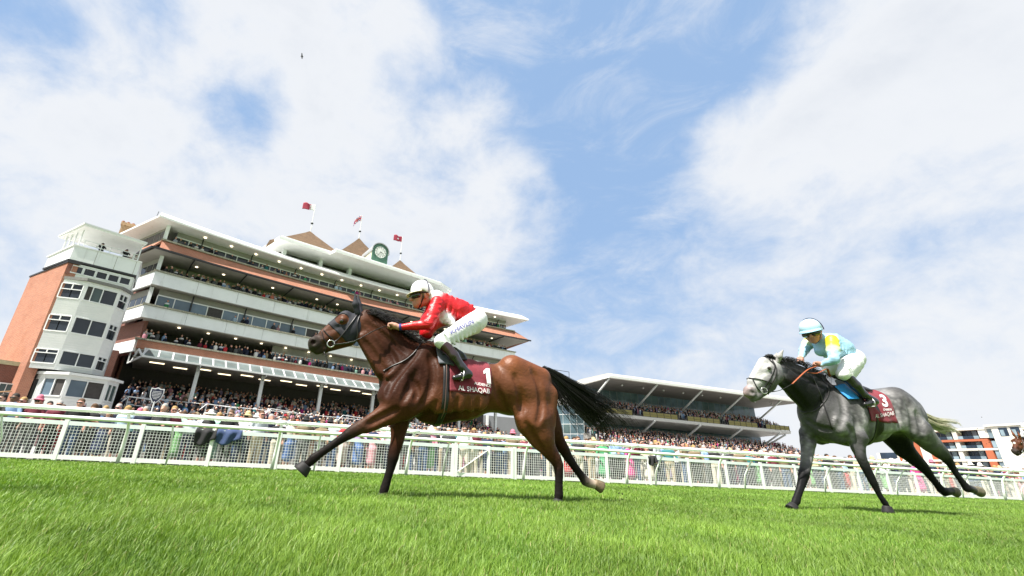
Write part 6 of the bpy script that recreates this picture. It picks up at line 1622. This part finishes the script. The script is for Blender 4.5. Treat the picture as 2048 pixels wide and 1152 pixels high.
# ------------------------------------------------------------------ spectators
FAB = {}
def fabric(name, c, r=.8):
    if name not in FAB: FAB[name] = mat('cloth ' + name, c, r, .14, 9, bump=.3, bscale=16)
    return FAB[name]
def person_variant(kind):
    """standing spectator facing -Y; prim classes 0 skin, 1 top, 2 bottom, 3 hair or hat, 4 shoes"""
    pr = []; cl = []
    def add(c, a, b, ra, rb, w=1.0, k=.04, lat=(1, 0, 0)):
        pr.append(Prim(a, b, ra, rb, w, (c, 0, 0), k, lat)); cl.append(c)
    fem = kind in (2, 4, 6)
    sw = .16 if fem else .19
    add(0, (0, 0, 1.58), (0, -.02, 1.55), .092, .078, .86, .02); add(0, (0, -.03, 1.51), (0, -.035, 1.49), .05, .042, 1, .03); add(0, (0, .01, 1.46), (0, .01, 1.40), .05, .055, 1, .03)
    add(0, (0, -.095, 1.555), (0, -.11, 1.53), .010, .015, 1, .015)
    for s in (-1, 1): add(0, (s * .078, .0, 1.56), (s * .08, .005, 1.535), .016, .012, 1, .012)
    if kind in (4,): add(3, (0, .0, 1.64), (0, .0, 1.645), .21, .21, 1, .01) ; pr[-1].w = .16; pr[-1].lat = np.array([0, 0, 1.0]); add(3, (0, .01, 1.66), (0, .01, 1.72), .10, .085, 1, .02)
    elif kind in (5,): add(3, (0, -.01, 1.635), (0, -.01, 1.638), .155, .155, 1, .01); pr[-1].w = .13; pr[-1].lat = np.array([0, 0, 1.0]); add(3, (0, .01, 1.65), (0, .01, 1.71), .098, .09, 1, .02)
    elif fem: add(3, (0, .03, 1.60), (0, .06, 1.42), .100, .075, 1.05, .03); add(3, (0, .0, 1.65), (0, .02, 1.63), .085, .09, 1, .02)
    else: add(3, (0, .02, 1.635), (0, .045, 1.57), .088, .075, .95, .02)
    # torso
    add(1, (0, .01, 1.33), (0, .0, 1.05), .135, .115 if fem else .13, 1.35, .06)
    add(1, (-sw + .02, .01, 1.37), (sw - .02, .01, 1.37), .065, .065, 1, .06)
    # arms
    def arm(s, el, ha):
        sh = (s * sw, .01, 1.36); el = (s * el[0], el[1], el[2]); ha = (s * ha[0], ha[1], ha[2])
        add(1, sh, el, .056, .046, 1, .03); m = tuple(el[i] + (ha[i] - el[i]) * .85 for i in range(3))
        c = 0 if kind in (2, 6, 7) else 1
        add(c, el, m, .044, .034, 1, .02); add(0, m, ha, .032, .036, 1, .02)
        d = np.array(ha) - np.array(m); d = d / np.linalg.norm(d)
        for q in (-.02, 0, .02): add(0, ha, tuple(np.array(ha) + d * .055 + np.array([q, 0, 0])), .013, .010, 1, .01)
    if kind in (0, 2, 5): arm(-1, (.30, -.06, 1.10), (.20, -.36, 1.09)); arm(1, (.30, -.04, 1.10), (.16, -.36, 1.08))
    elif kind in (1, 4): arm(-1, (.27, -.03, 1.08), (-.06, -.20, 1.10)); arm(1, (.27, -.02, 1.08), (-.02, -.19, 1.16))
    elif kind == 3: arm(-1, (.30, -.20, 1.20), (.07, -.24, 1.50)); arm(1, (.30, -.18, 1.20), (.07, -.23, 1.48)); add(3, (-.06, -.27, 1.55), (.06, -.27, 1.55), .028, .028, 1, .005)
    elif kind == 6: arm(-1, (.24, .02, 1.08), (.26, -.06, .84)); arm(1, (.26, -.08, 1.12), (.10, -.28, 1.22))
    else: arm(-1, (.26, .03, 1.08), (.27, -.04, .84)); arm(1, (.26, .03, 1.08), (.27, -.04, .84))
    if fem:
        add(2, (0, .0, 1.02), (0, .0, .85), .125, .165, 1.2, .05); add(2, (0, 0, .85), (0, 0, .42), .165, .20 if kind == 2 else .15, 1.15, .03)
        for s in (-1, 1): add(0, (s * .08, .01, .45), (s * .075, .01, .09), .055, .036, 1, .02); add(4, (s * .075, .02, .05), (s * .075, -.10, .03), .035, .03, 1, .02)
    else:
        add(2, (0, .01, 1.0), (0, .01, .92), .125, .14, 1.25, .05)
        for s in (-1, 1):
            add(2, (s * .09, .01, .88), (s * .10, .0, .50), .095, .07, 1, .04); add(2, (s * .10, 0, .50), (s * .105, .015, .10), .07, .058, 1, .02)
            add(4, (s * .105, .04, .05), (s * .11, -.12, .035), .045, .038, 1, .02)
    if kind in (0, 3, 5, 7): add(4, (-.06, -.088, 1.585), (.06, -.088, 1.585), .017, .017, 1, .008)     # sunglasses
    F, lo = field_grid(pr, .022)
    V, Q = surface_nets(F, lo, .022)
    V = smooth_mesh(V, Q, 1)
    me = np_mesh('person', V, Q)
    cen = V[Q].mean(1)
    D = np.stack([p.dist(cen) for p in pr], 1); mi = np.array(cl)[D.argmin(1)]
    for m in range(5): me.materials.append(fabric('navy', (.02, .03, .07)))
    me.polygons.foreach_set('material_index', mi.astype(np.int32))
    return me
PV = [person_variant(k) for k in range(8)]
SKINS = [mat('skin tone %s' % n, c, .55, .08) for n, c in (('fair', (.56, .31, .23)), ('tan', (.44, .23, .15)), ('pink', (.60, .30, .24)), ('brown', (.17, .085, .05)))]
HAIRS = [('dark', fabric('dark hair', (.02, .014, .01))), ('brown', fabric('brown hair', (.09, .045, .02))), ('blond', fabric('blond hair', (.36, .23, .09))), ('grey', fabric('grey hair', (.34, .33, .32)))]
HATS = [('straw', fabric('straw hat', (.52, .42, .22))), ('white', fabric('white hat', (.74, .73, .70))), ('black', fabric('black hat', (.015, .015, .018))), ('pink', fabric('pink hat', (.55, .15, .22)))]
SHOE = fabric('shoes', (.02, .018, .016))
MTOP = [('navy jacket', (.014, .02, .05)), ('black jacket', (.012, .012, .014)), ('grey jacket', (.12, .125, .13)), ('blue shirt', (.28, .42, .68)), ('white shirt', (.74, .74, .75)), ('beige jacket', (.44, .36, .24)), ('pink shirt', (.62, .33, .36)), ('checked jacket', (.20, .15, .09)), ('burgundy jumper', (.16, .02, .04)), ('teal jumper', (.03, .17, .19)), ('striped shirt', (.48, .52, .58)), ('charcoal jacket', (.045, .045, .05))]
MBOT = [('navy trousers', (.016, .022, .05)), ('beige trousers', (.42, .35, .24)), ('grey trousers', (.13, .13, .135)), ('black trousers', (.012, .012, .013)), ('blue jeans', (.05, .09, .19)), ('cream trousers', (.62, .57, .46))]
FTOP = [('red top', (.48, .03, .04)), ('white blouse', (.76, .75, .74)), ('pink top', (.68, .30, .38)), ('mint top', (.34, .58, .48)), ('lilac top', (.44, .34, .58)), ('cream top', (.68, .62, .50)), ('black top', (.015, .015, .016)), ('green top', (.06, .30, .13)), ('coral top', (.66, .22, .15)), ('sky-blue top', (.46, .60, .74)), ('magenta top', (.55, .04, .24)), ('navy top', (.02, .03, .08))]
FBOT = [('white skirt', (.74, .73, .72)), ('red skirt', (.46, .03, .04)), ('pink skirt', (.66, .32, .38)), ('black skirt', (.014, .014, .015)), ('green skirt', (.18, .42, .16)), ('floral skirt', (.50, .40, .36)), ('blue skirt', (.10, .18, .42)), ('cream skirt', (.66, .60, .48))]
ORD = ['', 'first', 'second', 'third', 'fourth', 'fifth', 'sixth', 'seventh', 'eighth', 'ninth', 'tenth', 'eleventh', 'twelfth', 'thirteenth', 'fourteenth', 'fifteenth', 'sixteenth', 'seventeenth']
seen_labels = set()
def panel_name(x):
    if x < 4.9: n = int((4.9 - x) // PITCH) + 1; return ORD[min(n, 17)] + ' panel left of gate'
    if x < 7.2: return 'behind the gate'
    n = int((x - 7.2) // PITCH) + 1; return ORD[min(n, 17)] + ' panel right of gate'
def spectator(x, y, z, rz, rowname, r, label=None, kind=None, group='spectators behind the fence'):
    k = r.choice((0, 0, 1, 1, 2, 3, 4, 5, 6, 7, 7)) if kind is None else kind
    fem = k in (2, 4, 6)
    for tr in range(60):
        tn, tc_ = r.choice(FTOP if fem else MTOP + MTOP[:3] + MTOP[11:]); bn, bc = r.choice(FBOT if fem else MBOT)
        hn, hm = r.choice(HATS if k in (4, 5) else HAIRS)
        hd = (hn + ' hat') if k in (4, 5) else (hn + ' hair')
        lab = label or 'person in %s, %s, %s, %s, %s' % (tn, bn, hd, rowname, panel_name(x))
        if label or lab not in seen_labels: break
    seen_labels.add(lab)
    o = bpy.data.objects.new('person', PV[k]); COL.objects.link(o)
    o.location = (x, y, z); o.rotation_euler = (0, 0, rz); s = r.uniform(.93, 1.06) * (.96 if fem else 1.02); o.scale = (s * r.uniform(.95, 1.1), s, s)
    ms = [r.choice(SKINS[:3] if r.random() < .92 else SKINS[3:]), fabric(tn, tc_), fabric(bn if not (fem and r.random() < .5) else tn, bc if not (fem and False) else tc_), hm, SHOE]
    for i, m in enumerate(ms):
        o.material_slots[i].link = 'OBJECT'; o.material_slots[i].material = m
    return tag(o, lab, 'person', group)
pr_ = random.Random(31)
rows = ((16.98, .50, 'at the fence'), (17.62, .58, 'one row back'), (18.45, .70, 'two rows back'))
for y, sp, nm in rows:
    x = -11.5
    while x < 41:
        spectator(x + pr_.uniform(-.08, .08), y + pr_.uniform(-.05, .22), 0, pr_.uniform(-.5, .5), nm, pr_)
        x += sp * pr_.uniform(.72, 1.35) * (1.0 if x < 22 else 1.25)
# two camera operators on the tower deck
for i, (s, t, lb) in enumerate(((-6.3, 46.3, 'camera operator in black at the left tripod on the tower deck'), (-4.6, 46.5, 'camera operator in black at the right tripod on the tower deck'))):
    p = sworld(s, t, 15.25)
    o = spectator(p[0], p[1], p[2], SA, '', pr_, lb, 3, 'camera operators on the tower')
    for j in (1, 2, 3): o.material_slots[j].material = fabric('black jacket', (.012, .012, .014))
# coats hung over the fence top
def coat(x, w, h, m, label):
    b = MB(); n, k = 14, 10; rows_ = []
    for i in range(n + 1):
        u = i / n; row = []
        for j in range(k + 1):
            v = j / k
            zz = 1.115 - abs(v - .25) * h * (1 + .25 * math.sin(u * 5)) ; yy = (-.06 - .04 * math.sin(u * 11 + v * 4)) if v > .25 else .06
            if abs(v - .25) < .06: yy = 0; zz = 1.13
            row.append((x + (u - .5) * w * (1 - .25 * v * abs(math.sin(u * 3))), FENCE_Y + yy, zz))
        rows_.append(row)
    b.loft(rows_, close=False, cap=False); o = obj('draped_coat', b, m, None, True)
    s_ = o.modifiers.new('thickness', 'SOLIDIFY'); s_.thickness = .03; s_.offset = 0
    return tag(o, label, 'coat')
coat(-3.28, .62, .55, fabric('black jacket', (.012, .012, .014)), 'black jacket hanging over the fence beside a navy one')
coat(-2.62, .72, .50, fabric('navy coat', (.03, .055, .14)), 'navy jacket hanging over the fence beside a black one')
coat(13.3, .4, .40, fabric('black jacket', (.012, .012, .014)), 'black bag hanging on the fence right of the bay horse')

# distant spectators: one mass of small figures on terraces and balconies
def crowd_mesh(spots):
    ring = 6
    base = []; fs = []
    zs = [(0.0, .12, .10), (.35, .17, .12), (.75, .22, .12), (.92, .20, .10), (1.0, .07, .07)]
    for z, rx, ry in zs:
        for j in range(ring): a = 2 * math.pi * j / ring; base.append((rx * math.cos(a), ry * math.sin(a), z))
    for i in range(len(zs) - 1):
        for j in range(ring): fs.append((i * ring + j, i * ring + (j + 1) % ring, (i + 1) * ring + (j + 1) % ring, (i + 1) * ring + j))
    nb = len(base)
    for i in range(5):
        th = math.pi * i / 4
        for j in range(ring): a = 2 * math.pi * j / ring; base.append((.085 * math.sin(th) * math.cos(a), .10 * math.sin(th) * math.sin(a), 1.17 + .13 * math.cos(th)))
    for i in range(4):
        for j in range(ring): fs.append((nb + i * ring + j, nb + (i + 1) * ring + j, nb + (i + 1) * ring + (j + 1) % ring, nb + i * ring + (j + 1) % ring))
    base = np.array(base); F0 = np.array(fs)
    n = len(spots); sp = np.array([s[:3] for s in spots]); sc = nrg.uniform(.88, 1.12, n)
    V = base[None] * sc[:, None, None] * np.array([1, 1, 1]) + sp[:, None]
    V[:, :, :2] += nrg.normal(0, .01, (n, len(base), 2))
    F = F0[None] + (np.arange(n) * len(base))[:, None, None]
    pal = np.array([c for _, c in MTOP + FTOP + MTOP[:2] * 9 + MTOP[2:3] * 3 + MTOP[11:] * 8 + MTOP[3:5]]); skin = np.array([(.56, .31, .23), (.46, .25, .17), (.60, .32, .25)]); hair = np.array([(.02, .015, .01), (.08, .04, .02), (.30, .2, .09), (.3, .3, .3), (.7, .68, .6)])
    C = np.zeros((n, len(base), 3))
    C[:, :nb] = pal[nrg.integers(0, len(pal), n)][:, None] * nrg.uniform(.45, .85, (n, 1, 1)); C[:, nb:] = skin[nrg.integers(0, 3, n)][:, None]
    C[:, nb:nb + ring * 2] = hair[nrg.integers(0, 5, n)][:, None]
    C[:, nb - 2 * ring:nb - ring][nrg.random(n) < .16] = (.7, .7, .72)
    return np_mesh('crowd', V.reshape(-1, 3), F.reshape(-1, 4), C.reshape(-1, 3))
spots = []
def put(fn, s, t, z): spots.append(fn(s, t, z))
ca = random.Random(5)
for i in range(16):
    t0 = 40.5 + i * 1.25; z = .9 + i * .36
    s = -1.6
    while s < 43:
        if ca.random() < .93: put(sworld, s, t0 + ca.uniform(.2, 1.0), z + .42)
        s += ca.uniform(.34, .72)
for cap, amp, off, dens, s1, rws in ((21.06, 2.0, .60, .6, 45, 1), (17.65, 1.8, .60, 1.2, 45, 2), (14.05, 1.35, .60, .26, 42, 1), (10.6, .7, .60, 1.0, 43.5, 2)):
    for q in range(rws):
        s = -1.6
        while s < s1:
            cl_ = .5 + .5 * math.sin(s * .7 + cap) 
            if ca.random() < dens * (.65 + .5 * cl_): put(sworld, s, 52 + amp * dip(s) + off + q * .65 + ca.uniform(0, .3), cap - .38 + .28 * q)
            s += ca.uniform(.36, .62)
for i in range(6):
    s = 57.5
    while s < 112.6:
        if ca.random() < .9: put(w2, s, 78.0 + i * .95 + ca.uniform(.2, .7), 12.06 + i * .42 + .35)
        s += ca.uniform(.4, .8)
for i in range(14):
    s = 57.5
    while s < 118.5 - i * .25:
        if ca.random() < .95: put(w2, s, 68.0 + i * .95 + ca.uniform(.2, .7), 2.6 + i * .42 + .42)
        s += ca.uniform(.36, .72)
for i in range(40):
    put(w2, ca.uniform(28, 39), 88.3 + ca.uniform(0, .5), 7.2 + .4)
for i in range(1100):
    y = ca.uniform(19.4, 37); put(lambda a, b_, c: (a, b_, c), ca.uniform(-.85 * y, 2.2 * y), y, .42)
CROWDM = mat_attr('crowd clothes', rough=.8, spec=.2)
tag(obj('crowd', crowd_mesh(spots), CROWDM), 'mass of spectators on the lawn, terraces and balconies', 'crowd', kind='stuff')

# ------------------------------------------------------------------ third runner at the right edge, its rider, flying turf, a bird
shift = Vector((19.35, 3.55, 0.0))
third = thing('bay_runner', 'bay racehorse with a white star coming in at the right edge', 'horse', tuple(Vector(LO) + shift))
BAYPLAIN = mat('bay ear hair', (0.16, 0.045, 0.014), .5, .1)
for ch in list(lead.children):
    nm = ch.name.split('.')[0]
    if nm in ('hood', 'cloth_number', 'cloth_name', 'cloth_title', 'girth_stripe', 'neck_strap'): continue
    c = bpy.data.objects.new('ear' if nm == 'ear_cover' else nm, ch.data); COL.objects.link(c); c.parent = third
    for m in ch.modifiers:
        if m.type == 'SOLIDIFY': mm = c.modifiers.new('thickness', 'SOLIDIFY'); mm.thickness = m.thickness; mm.offset = m.offset
    if nm == 'ear_cover': c.material_slots[0].link = 'OBJECT'; c.material_slots[0].material = BAYPLAIN
sc_ = l1(196, 268) - Vector(LO)
hit = LB.ray_cast(l1(196, 268) + Vector((-.35, 0, .45)), Vector((.35, 0, -.45)).normalized(), 1.0)
if hit[0] is not None: obj('star', MB().ball(tuple(hit[0] - Vector(LO)), .038, 10, 6, sc=(.5, .8, 1)), mat('white star', (.72, .70, .68), .6), third, True)
rider = thing('person', 'rider in white cap and silks at the very right edge of the picture', 'person', tuple(Vector(JO) + shift))
WSILK = mat('white silk', (.74, .74, .75), .5, .05)
for ch in list(jock1.children):
    nm = ch.name.split('.')[0]
    if nm == 'name_print': continue
    c = bpy.data.objects.new(nm, ch.data); COL.objects.link(c); c.parent = rider
    if nm == 'silk_jacket': c.material_slots[0].link = 'OBJECT'; c.material_slots[0].material = WSILK
b = MB(); dr = random.Random(4)
for i in range(16):
    p = atY(1242 + dr.gauss(0, 9), 985 + dr.gauss(0, 14), 5.0 + dr.uniform(-.2, .3)); b.ball(tuple(p), dr.uniform(.004, .012), 5, 4, sc=(1, .8, dr.uniform(.5, 1.2)))
for i in range(10):
    p = atY(1960 + dr.gauss(0, 22), 880 + dr.gauss(0, 45), 4.6 + dr.uniform(-.2, .3)); b.ball(tuple(p), dr.uniform(.004, .010), 5, 4)
tag(obj('flying_turf', b, mat('dark soil', (.03, .022, .012), .9, .3)), 'dark crumbs of turf thrown up behind the galloping hooves', 'turf', kind='stuff')
bp = Vector(pixel_dir(604, 113)) * 60 + Vector((0, 0, CAMH))
bird = thing('bird', 'small dark bird gliding high in the sky on the left', 'bird', tuple(bp))
obj('body', MB().ball((0, 0, 0), .07, 8, 6, sc=(2.4, .8, .8)), fabric('bird dark', (.02, .018, .016)), bird, True)
for s in (-1, 1): obj('wing', MB().add([(-.08, 0, .02), (.08, 0, .02), (.02, s * .42, .07), (-.06, s * .40, .07), (-.08, 0, .03), (.08, 0, .03), (.02, s * .42, .075), (-.06, s * .40, .075)], [(0, 1, 2, 3), (7, 6, 5, 4), (0, 4, 5, 1), (1, 5, 6, 2), (2, 6, 7, 3), (3, 7, 4, 0)]), fabric('bird dark', (.02, .018, .016)), bird)
